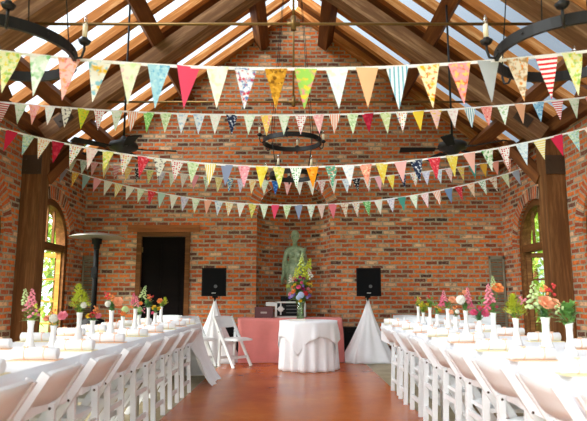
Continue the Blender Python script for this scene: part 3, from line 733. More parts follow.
# ------------------------------------------------------------------ draped tables
def drape_rect(m, x0, x1, y0, y1, zt, drop, out, nd=10, seed=0, wave=.012, freq=9.0):
    """cloth over a rectangle; drop(s, side, u) -> hanging length, flaring out"""
    rnd = random.Random(seed); r = .03
    def side(a, b, n, fn):
        pass
    # perimeter points with outward normals (rounded corners)
    per = []
    def seg(ax, ay, bx, by, nx, ny, n):
        for i in range(n): per.append((ax + (bx - ax) * i / n, ay + (by - ay) * i / n, nx, ny))
    def corner(cx, cy, a0):
        for i in range(8):
            a = a0 + PI / 2 * i / 8; per.append((cx + r * math.cos(a), cy + r * math.sin(a), math.cos(a), math.sin(a)))
    nx, ny = max(8, int((x1 - x0) / .06)), max(8, int((y1 - y0) / .06))
    seg(x0 + r, y0, x1 - r, y0, 0, -1, nx); corner(x1 - r, y0 + r, -PI / 2)
    seg(x1, y0 + r, x1, y1 - r, 1, 0, ny); corner(x1 - r, y1 - r, 0)
    seg(x1 - r, y1, x0 + r, y1, 0, 1, nx); corner(x0 + r, y1 - r, PI / 2)
    seg(x0, y1 - r, x0, y0 + r, -1, 0, ny); corner(x0 + r, y0 + r, PI)
    acc = 0; rows = []
    cx, cy = (x0 + x1) / 2, (y0 + y1) / 2
    ph = rnd.random() * 6; prev = None
    for (x, y, ax, ay) in per:
        if prev: acc += math.hypot(x - prev[0], y - prev[1]) + .02
        prev = (x, y); L = drop(x, y); col = []
        w = math.sin(freq * acc + ph) * .6 + math.sin(freq * 2.3 * acc + 2 * ph) * .4
        corner_ = 1 if abs(ax) > .05 and abs(ay) > .05 else 0
        for k in range(nd + 1):
            f = k / nd; dz = L * f
            o = out(x, y) * f ** (2.0 if L > .5 else 1.2) * L + wave * w * min(1, dz / .25) * (1 + 1.5 * dz)
            z = zt - dz - (.004 if k else 0)
            col.append(m.bm.verts.new((x + ax * (o + (.006 if k else 0)), y + ay * (o + (.006 if k else 0)), max(z, .004))))
        rows.append(col)
    n = len(rows)
    for i in range(n):
        A, B = rows[i], rows[(i + 1) % n]
        for k in range(nd): m.bm.faces.new((A[k], B[k], B[k + 1], A[k + 1])).smooth = True
    m.bm.faces.new([c[0] for c in rows])

def folding_table(x, y0, y1, label, half=.43):
    t = empty('banquet_table', (x, (y0 + y1) / 2, 0), label, 'table', 'long banquet tables')
    h = (y1 - y0) / 2
    m = MB(); m.box((-half, -h + .01, .715), (half, h - .01, .75)); m.build('tabletop', plain('table_grey', 'b9b4aa', .6), t, .006)
    for sx in (-1, 1):
        for sy in (-1, 1):
            m = MB(); m.tube([(sx * .3, sy * (h - .35), 0), (sx * .3, sy * (h - .35), .715)], .016, 10); m.build('leg', M_GALV, t)
    return t
def long_cloth(x, y0, y1, s, label, long_end=False):
    o = None; m = MB(); H_ = .45
    def drop(px, py):
        d = .235
        if long_end and py > 7.25: d = .235 + (.755 - .235) * min(1, (py - 7.25) / .12)
        return d
    def out(px, py):
        if long_end and py > 7.25: return .36 if px > x else .04
        return .02
    drape_rect(m, x - H_, x + H_, y0, y1, .757, drop, out, 12 if long_end else 5, seed=int(y0 * 10 + s), wave=.008 if not long_end else .014)
    o = m.build('tablecloth', M_LINEN); tag(o, label, 'tablecloth', 'white cloths on the long tables'); return o
TL, TRX = -1.75, 1.68
SEG = [(1.3, 3.58), (3.58, 5.86), (5.86, 8.15)]
for (x, s, nm) in ((TL, -1, 'left'), (TRX, 1, 'right')):
    for i, (a, b) in enumerate(SEG):
        w = ('nearest', 'middle', 'far')[i]
        folding_table(x, a + .005, b - .005, 'folding banquet table under the white cloth, %s one of the %s row' % (w, nm))
        long_cloth(x, a, b, s, 'white cloth on the %s table of the %s row' % (w, nm), long_end=(i == 2 and s < 0))

# round table, floor length cloth and square overlay
RC = (.235, 9.19)
t = empty('round_table', (RC[0], RC[1], 0), 'small round table under white cloths in front of the coral table', 'table')
m = MB(); m.lathe([(.0, .715), (.42, .715), (.425, .73), (.42, .745), (0, .746)], 40); m.build('tabletop', plain('table_grey', 'b9b4aa', .6), t)
m = MB(); m.tube([(0, 0, .02), (0, 0, .715)], .035, 14); m.lathe([(.26, 0), (.26, .02), (.05, .04)], 20); m.build('leg', M_BLACK, t)
m = MB()
def fold2(a, i, r, z):
    d = max(0, .75 - z) / .75
    return d * .028 * (math.sin(17 * a) + .5 * math.sin(7 * a + 1)) if r > .4 else 0
m.lathe([(.0, .749), (.2, .749), (.42, .749), (.432, .745), (.437, .73)] + [(.437 + .02 * k / 14, .73 - .726 * k / 14) for k in range(1, 15)], 144, (*RC, 0), fold=fold2)
o = m.build('round_tablecloth', M_LINEN); tag(o, 'floor length white cloth with folds on the small round table', 'tablecloth')
m = MB(); hs = .69; tilt = R(-90 - 21); n1, n2 = 26, 160; RT = .44
def ov(u, v):
    a = 2 * PI * v; loc = a - tilt + PI / 4
    rmax = hs / max(abs(math.cos(loc)), abs(math.sin(loc))); r = rmax * u
    cornerness = max(0, (rmax / hs - 1) / .414)
    if r < RT: q, z = r, .753
    else:
        d = r - RT; q = RT + .012 + .05 * min(d, .4) + .03 * math.sin(9 * a + 1) * min(1, d / .2) ; z = .753 - d * .985
        q += .012 * math.sin(17 * a) * min(1, d / .3)
        q = max(q, .4 + .06)
    return (RC[0] + q * math.cos(a), RC[1] + q * math.sin(a), z)
m.quadgrid(ov, n1, n2); bmesh.ops.remove_doubles(m.bm, verts=m.bm.verts, dist=1e-4)
o = m.build('table_overlay', M_LINEN); md = o.modifiers.new('t', 'SOLIDIFY'); md.thickness = .003
tag(o, 'square white overlay hanging in a point over the round tablecloth', 'tablecloth')

# coral table against the niche
t = empty('buffet_table', (-.05, 10.345, 0), 'table under the coral cloth in front of the niche', 'table')
m = MB(); m.box((-.89, -.25, .715), (.89, .25, .75)); m.build('tabletop', plain('table_grey', 'b9b4aa', .6), t, .006)
for sx in (-1, 1):
    for sy in (-1, 1): m = MB(); m.tube([(sx * .72, sy * .2, 0), (sx * .72, sy * .2, .715)], .016, 10); m.build('leg', M_GALV, t)
m = MB()
drape_rect(m, -.97, .84, 10.07, 10.62, .757, lambda x, y: .745, lambda x, y: -.13 if x < -.95 else 0.0 if x > .8 else .1 if y < 10.1 else .03 if y < 10.5 else 0.0, 14, seed=3, wave=.02, freq=5)
o = m.build('coral_tablecloth', M_CORAL); tag(o, 'coral pink tablecloth draped to the floor in front of the niche', 'tablecloth')

# things on the coral table
t = empty('sound_mixer', (-.13, 10.3, .758), 'white framed equipment rack with black panel on the coral table', 'equipment')
MWH = plain('equipment_white', 'dcdad6', .45, var=.04)
m = MB(); m.box((-.2, -.1, 0), (-.16, .12, .28)); m.box((.32, -.1, 0), (.345, .12, .28)); m.box((-.2, -.1, .255), (.345, .12, .28)); m.box((-.2, -.1, 0), (.345, .12, .02)); m.box((-.36, -.1, .2), (-.2, .1, .27)); m.build('frame', MWH, t, .006)
m = MB(); m.box((-.03, -.085, .03), (.31, .11, .25)); m.build('panel', M_BLACK, t, .004)
m = MB(); m.box((-.16, -.09, .03), (-.03, .11, .25)); sd = m.build('side_panel', M_BLACK, t, .004)
m = MB(); m.lathe([(.05, 0), (.05, .03), (.035, .035)], 20); m.box((-.012, -.1, 0), (.012, .1, .02)); m.box((-.062, -.012, 0), (.062, .012, .02)); o = link('knob', m.mesh('knob', MWH), t); o.location = (-.095, -.09, .15); o.rotation_euler = (R(90), 0, 0)
m = MB()
for z in (.08, .14, .2): m.box((0, -.09, z), (.28, -.084, z + .012))
m.build('rack_rail', plain('rack_grey', '5c5c5c', .4), t)
o = (lambda m: (m.box((-.16, -.1, 0), (.16, .1, .09)), m.box((-.15, -.106, .02), (.15, -.1, .07)), m.build('amplifier', M_BLACK, None, .008))[-1])(MB()); o.location = (-.07, 10.31, 1.043)
tag(o, 'small black audio box on top of the white equipment rack', 'audio box')
t = empty('burgundy_case', (-.52, 10.22, .758), 'burgundy case with a small label on the coral table', 'case')
MBUR = plain('burgundy_shell', '5a2528', .5)
m = MB(); m.box((-.16, -.1, 0), (.16, .1, .16)); m.build('body', MBUR, t, .01)
m = MB(); m.box((-.162, -.102, .15), (.162, .102, .185)); m.build('lid', MBUR, t, .008)
m = MB(); m.box((-.055, -.106, .075), (.055, -.1, .105)); m.build('label_plate', plain('plate_silver', 'a89890', .4), t)
o = (lambda m: (m.box((-.13, -.07, 0), (.13, .07, .012)), m.box((-.125, -.068, .012), (.125, .068, .02)), m.build('guest_book', plain('book_white', 'e9e2d6', .7), None, .003))[-1])(MB())
o.location = (.06, 8.98, .758); tag(o, 'flat cream book lying on the front of the round table', 'book')

# ------------------------------------------------------------------ flowers and vases
def leaf(m, p, d, L, w, droop=.3):
    p, d = Vector(p), Vector(d).normalized(); sd = d.cross(Vector((0, 0, 1)))
    sd = sd.normalized() if sd.length > .01 else Vector((1, 0, 0)); up = sd.cross(d)
    pts = []
    for k, (f, wd) in enumerate(((0, .12), (.3, .9), (.6, .85), (1, .02))):
        c = p + d * L * f - Vector((0, 0, 1)) * droop * L * f * f
        pts.append((c - sd * w * wd / 2 + up * w * .12 * wd, c, c + sd * w * wd / 2 + up * w * .12 * wd))
    V = [[m.bm.verts.new(q) for q in r] for r in pts]
    for A, B in zip(V, V[1:]):
        for q in (0, 1): m.bm.faces.new((A[q], A[q + 1], B[q + 1], B[q])).smooth = True
def rose_mesh(mat):
    m = MB()
    for L, (n, r, z, tilt) in enumerate(((3, .010, .012, .2), (4, .018, .008, .5), (5, .026, .003, .85), (6, .034, -.003, 1.15))):
        for k in range(n):
            a = 2 * PI * (k + .37 * L) / n; hw_ = PI / n * 1.35
            def P(u, v, a=a, r=r, z=z, hw_=hw_, tilt=tilt):
                aa = a + (u - .5) * 2 * hw_; e = v * .034 * (1 - .5 * (2 * u - 1) ** 2)
                rr = r * .45 + e * math.sin(tilt) + .004 * v * v
                return (rr * math.cos(aa), rr * math.sin(aa), z - .012 + e * math.cos(tilt))
            m.quadgrid(P, 4, 3)
    m.ball((0, 0, -.01), (.018, .018, .014), 2)
    return m.mesh('rose_bloom', mat)
def snap_mesh(mat, n=22, h=.15):
    m = MB(); rn = random.Random(5)
    for k in range(n):
        f = k / n; a = k * 2.4; r = .024 * (1 - f) + .006
        c = Vector((r * math.cos(a), r * math.sin(a), h * f)); s_ = .0155 * (1 - .65 * f)
        m.ball(c, (s_, s_, s_ * .8), 1); m.ball(c * 1.0 + Vector((r * .5 * math.cos(a), r * .5 * math.sin(a), -.006)), s_ * .7, 1)
    return m.mesh('snapdragon_spike', mat)
def plume_mesh(mat, h=.15, n=170):
    m = MB(); rn = random.Random(9)
    for k in range(n):
        f = rn.random(); a = rn.random() * 6.28; r = .06 * (1 - f) ** .7 * rn.random() ** .6
        leaf(m, (r * math.cos(a), r * math.sin(a), h * f * .9), (math.cos(a), math.sin(a), .9), .034, .013, .1)
    return m.mesh('plume', mat)
def ball_mesh(mat):
    m = MB(); n = 60
    for k in range(n):
        z = 1 - 2 * (k + .5) / n; r = math.sqrt(1 - z * z); a = k * 2.39996; c = Vector((r * math.cos(a), r * math.sin(a), z)) * .034
        m.ball(c, .0085, 1)
    m.ball((0, 0, 0), .033, 2)
    return m.mesh('round_bloom', mat)
def sprig_mesh(mat):
    m = MB(); rn = random.Random(3)
    for k in range(12):
        m.ball((rn.uniform(-.03, .03), rn.uniform(-.03, .03), rn.uniform(-.02, .045)), rn.uniform(.007, .012), 1)
    return m.mesh('bud_sprig', mat)
def foliage_mesh(mat, n=22, sd=1):
    m = MB(); rn = random.Random(sd)
    for k in range(n):
        a = rn.random() * 6.28; z = rn.uniform(-.01, .07); leaf(m, (.01 * math.cos(a), .01 * math.sin(a), z), (math.cos(a), math.sin(a), rn.uniform(.3, 1.6)), rn.uniform(.05, .085), rn.uniform(.022, .034), .35)
    return m.mesh('foliage', mat)
FLC = {'pink': 'f493a4', 'hot': 'ea5f88', 'orange': 'f89a55', 'peach': 'fbb68c', 'white': 'f2efe2', 'yellow': 'f2cc2a', 'red': 'd83a3a', 'pale': 'c8dc9a', 'purple': '8a6ac0', 'lav': 'a89ad8', 'blue': 'c0d0ea', 'magenta': 'a82a5e', 'cream': 'f2dcb0', 'lime': 'd0d83e', 'green': '6f9f45'}
def fmat(c): return plain('petal_' + c, FLC[c], .6, var=.22, scale=45)
_bl = {}
def bloom(kind, c):
    if (kind, c) not in _bl:
        _bl[(kind, c)] = {'rose': rose_mesh, 'snap': snap_mesh, 'plume': plume_mesh, 'ball': ball_mesh, 'sprig': sprig_mesh}[kind](fmat(c))
    return _bl[(kind, c)]
FOL = [foliage_mesh(M_LF1, 34, 1), foliage_mesh(M_LF2, 34, 2), foliage_mesh(M_LF3, 30, 4), foliage_mesh(M_LF1, 14, 6)]
BNAME = {'rose': 'rose_bloom', 'snap': 'snapdragon_spike', 'plume': 'plume', 'ball': 'round_bloom', 'sprig': 'bud_sprig'}
def bouquet(loc, zin, spec, fol, label, scale=1.0, group=None, name='flower_posy', back=0.0):
    """spec: (kind, colour, dx, dy, dz, size); zin: how far the stems reach down into the vase"""
    t = empty(name, loc, label, 'flowers', group)
    m = MB()
    for kd, c, dx, dy, dz, sz in spec:
        m.tube([(dx * .02, dy * .02, -zin), (dx * .12, dy * .12, 0), (dx * .7, dy * .7, dz * .6), (dx, dy, dz)], .0028, 6)
    m.build('stems', M_STEM, t)
    for kd, c, dx, dy, dz, sz in spec:
        sz *= {'rose': .85, 'ball': .85, 'plume': .85}.get(kd, .95)
        o = link(BNAME[kd], bloom(kd, c), t); o.location = (dx, dy, dz)
        tl = .55 if kd in ('rose', 'ball') else .12
        o.rotation_euler = (tl - dy * 2 if kd == 'rose' else random.uniform(-.1, .1) - dy * 2, dx * 3, random.uniform(0, 6)) if kd != 'rose' else (R(52) + random.uniform(-.2, .2), 0, dx * 4 + random.uniform(-.3, .3))
        o.scale = (sz,) * 3
    for f, sz in fol:
        o = link('foliage', FOL[f], t); o.rotation_euler = (0, 0, random.uniform(0, 6)); o.location = (0, back, .0); o.scale = (sz,) * 3
    return t
def vase_mesh(h, wide):
    m = MB(); k = 1.25 if wide else 1.0
    outp = [(.0, .0), (.036 * k, 0), (.040 * k, .006), (.037 * k, .02), (.026 * k, h * .25), (.019 * k, h * .5), (.0185 * k, h * .75), (.023 * k, h * .95), (.026 * k, h)]
    inn = [(.023 * k, h), (.016 * k, h * .75), (.015 * k, h * .4), (.0, h * .35)]
    m.lathe(outp + inn, 24); return m.mesh('bud_vase', M_MILK)
VM = {('t', 0): vase_mesh(.225, 0), ('s', 0): vase_mesh(.15, 0), ('w', 1): vase_mesh(.215, 1), ('m', 0): vase_mesh(.195, 0)}
VH = {'t': .225, 's': .15, 'w': .215, 'm': .195}
ZT = .758
VASES = [
 # side, x, y, kind, description of flowers, spec, foliage
 ('left', -1.75, 3.87, 'm', 'pink snapdragons', [('snap', 'pink', -.01, 0, .07, 1.0), ('snap', 'pink', .02, -.01, .03, .9), ('snap', 'pale', -.05, .02, .10, .8), ('sprig', 'lime', .05, -.01, .06, 1)], [(1, 1.0), (0, .9)]),
 ('left', -1.70, 4.12, 's', 'white and pink roses', [('ball', 'white', .0, -.01, .05, .9), ('rose', 'pink', .06, -.01, .07, .9), ('rose', 'peach', -.045, -.01, .05, .75), ('sprig', 'orange', -.02, .02, .08, .7)], [(0, .7)]),
 ('left', -1.75, 4.74, 't', 'tall yellow goldenrod', [('plume', 'lime', -.01, 0, .08, 1.2), ('plume', 'lime', .035, .01, .04, 1.0), ('plume', 'lime', -.05, .01, .04, .9), ('ball', 'white', .04, -.03, .06, .75)], [(1, .75), (3, .8)]),
 ('left', -1.74, 5.03, 's', 'small yellow and red buds', [('rose', 'red', .0, -.01, .05, .75), ('rose', 'yellow', -.04, 0, .04, .65), ('rose', 'pink', .045, 0, .04, .7), ('sprig', 'orange', .01, .02, .08, .9)], [(0, .7)]),
 ('left', -1.75, 5.57, 't', 'an orange rose and a white bloom', [('rose', 'peach', .06, -.01, .085, 1.25), ('ball', 'white', -.03, -.03, .06, .85), ('sprig', 'red', -.05, .0, .13, 1.1), ('sprig', 'orange', -.01, 0, .11, 1.0)], [(0, 1.0), (2, .7)]),
 ('left', -1.83, 6.22, 's', 'a pale green bloom', [('ball', 'pale', .02, 0, .07, 1.1), ('rose', 'orange', .01, -.03, .03, .75), ('sprig', 'red', -.03, 0, .03, .7)], [(0, .8)]),
 ('left', -1.77, 6.48, 't', 'pink snapdragon and a green spike', [('snap', 'hot', -.02, 0, .05, .9), ('snap', 'pink', .02, -.02, .03, .8), ('snap', 'pale', .07, .01, .12, 1.0), ('rose', 'orange', .06, -.02, .06, .6)], [(0, .9)]),
 ('left', -1.79, 6.72, 's', 'pale green and pink sprigs', [('ball', 'pale', .0, 0, .06, 1.0), ('sprig', 'pink', .04, 0, .04, .8)], [(0, .8)]),
 ('left', -1.85, 7.38, 't', 'dark green leaves and orange buds', [('sprig', 'orange', .0, 0, .11, 1.1), ('sprig', 'red', .03, 0, .12, .9), ('ball', 'green', -.02, 0, .07, .9)], [(2, 1.1), (0, .8)]),
 ('left', -1.83, 7.66, 's', 'two yellow roses', [('rose', 'yellow', -.02, 0, .07, .85), ('rose', 'yellow', .045, 0, .055, .75), ('rose', 'hot', -.03, -.02, .0, .6)], [(0, .8)]),
 ('left', -1.83, 8.0, 't', 'an orange rose and yellow green plume', [('rose', 'orange', -.02, -.02, .08, 1.0), ('plume', 'lime', .06, 0, .03, .8), ('rose', 'peach', .0, .02, .07, .8)], [(1, .8)]),
 ('right', 1.73, 8.02, 't', 'a sparse red and green sprig', [('sprig', 'red', -.03, 0, .07, .8), ('snap', 'lime', .0, 0, .03, .8), ('sprig', 'orange', .03, 0, .1, .7)], [(3, .9)]),
 ('right', 1.74, 7.76, 's', 'yellow green goldenrod', [('plume', 'lime', -.01, 0, .03, .95), ('plume', 'lime', .03, 0, .02, .8), ('sprig', 'yellow', -.03, 0, .08, .9)], [(1, .9), (0, .8)]),
 ('right', 1.73, 7.34, 't', 'red buds in green leaves', [('sprig', 'red', -.01, 0, .12, .9), ('sprig', 'green', .01, 0, .07, 1.2), ('rose', 'yellow', -.03, -.02, .04, .6)], [(0, .9), (1, .7)]),
 ('right', 1.73, 6.98, 's', 'yellow and orange buds', [('sprig', 'orange', .0, 0, .07, 1.0), ('rose', 'yellow', .03, -.02, .05, .6), ('sprig', 'green', -.02, 0, .1, 1)], [(0, .9)]),
 ('right', 1.72, 6.45, 't', 'pink snapdragons and a peach rose', [('rose', 'peach', .05, -.02, .10, 1.1), ('snap', 'hot', -.06, 0, .03, .9), ('snap', 'pink', -.03, .01, .08, .9), ('rose', 'orange', .09, 0, .08, .8)], [(0, 1.0)]),
 ('right', 1.69, 6.05, 's', 'small peach and white blooms', [('rose', 'peach', -.04, 0, .05, .7), ('ball', 'white', .02, 0, .05, .7), ('sprig', 'orange', .0, 0, .08, .7)], [(3, .8)]),
 ('right', 1.63, 5.48, 't', 'a round white bloom and pink spikes', [('ball', 'white', -.05, -.03, .1, 1.3), ('snap', 'pink', .02, 0, .08, 1.0), ('snap', 'hot', .05, .01, .03, .8), ('rose', 'peach', .0, 0, .17, .7)], [(0, .9)]),
 ('right', 1.63, 5.08, 's', 'magenta roses', [('rose', 'hot', -.05, -.01, .07, .9), ('rose', 'hot', .05, -.01, .06, .9), ('rose', 'hot', .01, 0, .1, .6), ('sprig', 'green', .03, 0, .16, 1)], [(2, 1.0), (0, .6)]),
 ('right', 1.61, 4.67, 't', 'an orange rose above pink snapdragons', [('rose', 'orange', .045, -.01, .20, 1.3), ('snap', 'pink', -.02, 0, .08, 1.1), ('snap', 'hot', -.04, 0, .02, .8), ('snap', 'pale', .02, .01, .2, .7), ('rose', 'hot', .02, -.02, .05, .5)], [(0, 1.0)]),
 ('right', 1.64, 4.28, 'm', 'bushy yellow green goldenrod', [('plume', 'lime', -.04, 0, .03, 1.0), ('plume', 'lime', .0, 0, .04, 1.1), ('plume', 'lime', .04, .01, .02, .9), ('sprig', 'pink', .05, -.02, .12, .8)], [(1, .9)]),
 ('right', 1.68, 3.87, 'w', 'a peach rose beside a tall green spike', [('rose', 'peach', .0, -.03, .1, 1.35), ('rose', 'peach', .06, -.02, .09, 1.1), ('snap', 'pale', -.07, 0, .06, 1.3), ('sprig', 'red', .05, .01, .17, 1.1), ('sprig', 'orange', .0, .0, .17, .9)], [(0, 1.0), (2, .7)]),
 ('right', 1.66, 3.5, 'm', 'round green leaves', [('sprig', 'green', .0, 0, .1, .8), ('sprig', 'pale', -.05, 0, .07, .8)], [(0, 1.3), (3, 1.6)]),
]
for sd, x, y, kd, ds, spec, fol in VASES:
    h = VH[kd]; sz = {'t': 'tall', 's': 'short', 'w': 'wide', 'm': 'medium'}[kd]
    v = link('bud_vase', VM[(kd, 1 if kd == 'w' else 0)]); v.location = (x, y, ZT); v.rotation_euler = (0, 0, random.random() * 6)
    tag(v, '%s white vase with %s, %s table' % (sz, ds, sd), 'vase', 'white bud vases on the long tables')
    lb = '%s in a white vase on the %s table' % (ds[0].lower() + ds[1:], sd)
    if len(lb.split()) > 16: lb = lb.replace(' in a white vase', '')
    bouquet((x, y, ZT + h), h * .55, spec, fol, lb, group='flowers in the bud vases')

# big bouquet in a glass vase on the round table
bx, by = .11, 9.42
m = MB(); m.lathe([(.0, .0), (.06, 0), (.062, .01), (.055, .15), (.085, .32), (.08, .32), (.05, .15), (.055, .015), (.0, .012)], 28)
o = m.build('glass_vase', M_VASEGL); o.location = (bx, by, .757); tag(o, 'clear green glass vase holding the large bouquet on the round table', 'vase')
rn = random.Random(21); spec = []
for kd, c, dx, dz, sz in (('rose', 'orange', -.11, .13, 1.25), ('rose', 'hot', -.03, .2, 1.0), ('rose', 'magenta', .05, .17, .9), ('rose', 'red', .09, .1, 1.1), ('rose', 'pink', .13, .17, .9), ('rose', 'pink', -.17, .09, .9), ('rose', 'yellow', -.09, .24, .75),
        ('rose', 'yellow', .12, .25, .75), ('rose', 'orange', .17, .13, .8), ('rose', 'hot', .02, .27, .7), ('rose', 'magenta', -.07, .31, .8), ('rose', 'magenta', .06, .34, .7), ('rose', 'yellow', .0, -.02, .8), ('rose', 'magenta', .0, .36, .7), ('rose', 'orange', -.13, .2, .7), ('rose', 'red', .03, .1, .7),
        ('ball', 'lav', -.14, .05, .9), ('ball', 'purple', -.1, .08, .7), ('ball', 'purple', .15, .06, .8), ('ball', 'lav', .11, .03, .7), ('ball', 'blue', .01, .07, 1.6), ('ball', 'blue', -.03, .03, 1.2), ('ball', 'purple', -.17, .03, .7), ('ball', 'purple', .05, .22, .6),
        ('snap', 'lime', .02, .42, 1.9), ('snap', 'lime', .13, .5, 1.4), ('snap', 'pale', .02, .55, 1.5), ('snap', 'white', -.15, .28, 1.0), ('snap', 'white', .17, .36, 1.2), ('snap', 'lime', .08, .36, 1.7), ('snap', 'lime', -.06, .36, 1.2), ('sprig', 'yellow', .18, .24, 1.0), ('sprig', 'orange', -.1, .32, 1.0), ('sprig', 'lime', -.2, .2, 1)):
    spec.append((kd, c, dx, (-.1 + .3 * abs(dx)) * (0 if kd == 'snap' else 1), dz, sz))
bouquet((bx, by, 1.077), .28, spec, [(0, 1.8), (1, 2.2), (2, 2.4), (1, 3.2), (2, 3.4), (0, 2.8)], 'large mixed bouquet of orange, pink and purple flowers in front of the statue', name='flower_bouquet', back=.1)

# ------------------------------------------------------------------ rolled napkins at the places
def napkin(pap):
    t = empty('napkin_roll', (0, 0, 0), '', 'napkin', None)
    m = MB(); L = .125
    m.tube([(-L, 0, .036), (-L + .004, 0, .036), (L - .004, 0, .036), (L, 0, .036)], [.027, .034, .034, .027], 18)
    m.build('napkin', M_NAP, t)
    for x in (-.055, .055):
        m = MB(); m.tube([(x - .003, 0, .036), (x + .003, 0, .036)], .0352, 18); m.ball((x - .008, -.01, .072), (.011, .006, .007)); m.ball((x + .008, -.01, .072), (.011, .006, .007)); m.build('ribbon', M_PEACH, t)
    m = MB(); m.box((-.135, -.07, 0), (.135, .055, .003)); m.build('menu_card', pap, t)
    return t
nk = [napkin(M_PAPER1), napkin(M_PAPER2)]; used = [False, False]
yl = [3.27, 3.85, 4.53, 5.25, 5.85, 6.45, 7.1]
def put_nap(x, y, rzz, lb, i):
    if not used[i]:
        used[i] = True; o = nk[i]; o.location = (x, y, ZT); o.rotation_euler = (0, 0, rzz); o['label'] = lb
    else: o = dup(nk[i], (x, y, ZT), rzz, lb)
    o['group'] = 'rolled napkins tied with peach ribbon'
ct = 0
for (sd, xs) in (('left', ((-1.44, 'aisle'), (-2.05, 'wall'))), ('right', ((1.335, 'aisle'), (2.0, 'wall')))):
    for x, ed in xs:
        ys = [2.66] + yl + [7.75]
        for i, y in enumerate(reversed(ys)):
            yy = y + (0 if ed == 'aisle' else .12)
            if any(abs(x - v[1]) < .2 and abs(yy - v[2]) < .1 for v in VASES): yy += .14
            put_nap(x, yy, random.uniform(-.06, .06), 'white napkin roll, %s from the far end on the %s side of the %s table' % (ORD[i], ed, sd), ct % 2); ct += 1

# ------------------------------------------------------------------ folding chairs
def make_chair():
    t = empty('folding_chair', (0, 0, 0), '', 'chair')
    TZ = .765; T = Vector((-.28, 0, TZ)); Fo = Vector((.2, 0, 0)); hwid = .205
    def on(z): return T.lerp(Fo, (TZ - z) / TZ)
    for s in (-1, 1):
        m = MB(); a, b = on(.75), on(0); m.bar(a + Vector((0, s * hwid, 0)), b + Vector((0, s * hwid, 0)), .026, .045, (1, 0, 0)); m.build('upright', M_WHITE, t, .005)
        m = MB(); pv = on(.53); m.bar((pv.x - .005, s * (hwid - .03), .55), (-.16, s * (hwid - .03), 0), .026, .042, (1, 0, 0)); lg = m.build('rear_leg', M_WHITE, t, .005)
        m = MB(); m.tube([(pv.x - .005, s * (hwid - .045), .525), (pv.x - .005, s * (hwid + .016), .525)], .008, 8); m.build('hinge_bolt', M_STEEL, lg)
    dirv = (T - Fo).normalized(); nv = Vector((dirv.z, 0, -dirv.x))
    def slat(z0, z1, arch_, bow):
        m = MB(); N = 14
        def P(u, v, d):
            y = (u - .5) * 2 * (hwid - .0); e = 1 - (2 * u - 1) ** 2
            z = z0 + (z1 - z0) * v + arch_ * (e ** .6) * v
            c = on(z); return c + Vector((0, y, 0)) - nv * (bow * e) + nv * d
        A = m.quadgrid(lambda u, v: P(u, v, .009), N, 3); B = m.quadgrid(lambda u, v: P(u, v, -.009), N, 3)
        for i in range(N):
            for j in (0, 3): m.bm.faces.new((A[i][j], A[i + 1][j], B[i + 1][j], B[i][j]))
        for i in (0, N):
            for j in range(3): m.bm.faces.new((A[i][j], A[i][j + 1], B[i][j + 1], B[i][j]))
        return m
    slat(.60, .745, .03, .025).build('top_slat', M_WHITE, t)
    m = MB(); m.box((-.13, -.175, .395), (.25, .175, .42)); m.build('seat_frame', M_WHITE, t, .006)
    m = MB()
    m.quadgrid(lambda u, v: ((-.12 + .365 * u), (v - .5) * .34, .42 + .022 * min(1, 6 * min(u, 1 - u)) ** .5 * min(1, 6 * min(v, 1 - v)) ** .5), 10, 10); m.build('seat_pad', M_WHITE, t)
    m = MB(); m.bar((-.155, -.175, .13), (-.155, .175, .13), .02, .04); m.build('rear_stretcher', M_WHITE, t, .004)
    m = MB(); m.bar((-.15, -.175, .34), (-.15, .175, .34), .02, .035); m.build('rear_rail', M_WHITE, t, .004)
    c = on(.14); m = MB(); m.bar((c.x, -hwid, .14), (c.x, hwid, .14), .02, .04); m.build('front_stretcher', M_WHITE, t, .004)
    return t
ch0 = make_chair(); first = True
def chair(x, y, rzz, lb, g):
    global first
    if first:
        first = False; ch0.location = (x, y, 0); ch0.rotation_euler = (0, 0, rzz); ch0['label'] = lb; ch0['group'] = g; return ch0
    return dup(ch0, (x, y, 0), rzz, lb, g)
for i, y in enumerate([6.78, 6.12, 5.48, 4.86, 4.22, 3.58, 2.96, 2.34, 1.72]):
    chair(-1.41 + random.uniform(-.015, .015), y, R(180) + random.uniform(-.05, .05), 'white folding chair on the aisle side of the left table, %s from the far end' % ORD[i], 'chairs along the left table')
for i, y in enumerate([6.93, 6.36, 5.75, 5.12, 4.5, 3.86, 3.24, 2.62, 2.0]):
    chair(1.345 + random.uniform(-.015, .015), y, random.uniform(-.05, .05), 'white folding chair on the aisle side of the right table, %s from the far end' % ORD[i], 'chairs along the right table')
G_ = 'loose chairs near the back wall'
chair(-.98, 9.58, R(-38), 'white folding chair just left of the coral tablecloth', G_)
chair(-1.55, 9.53, R(-38), 'white folding chair beside the left draped speaker stand, next to another chair', G_)
chair(1.88, 9.36, R(-125), 'white folding chair just right of the right draped speaker stand', G_)
chair(1.97, 10.05, R(-95), 'white folding chair against the back wall behind the right table vases', G_)
chair(2.75, 10.1, R(-90), 'white folding chair by the back wall behind the round white flower', G_)
chair(3.3, 10.1, R(-92), 'white folding chair by the back wall beside the right louvered shutter', G_)
chair(-2.15, 9.9, R(-85), 'white folding chair in front of the dark doorway', G_)

for o in C.objects:
    if o.get('group') == G_: o.scale = (1, 1, 1.05)

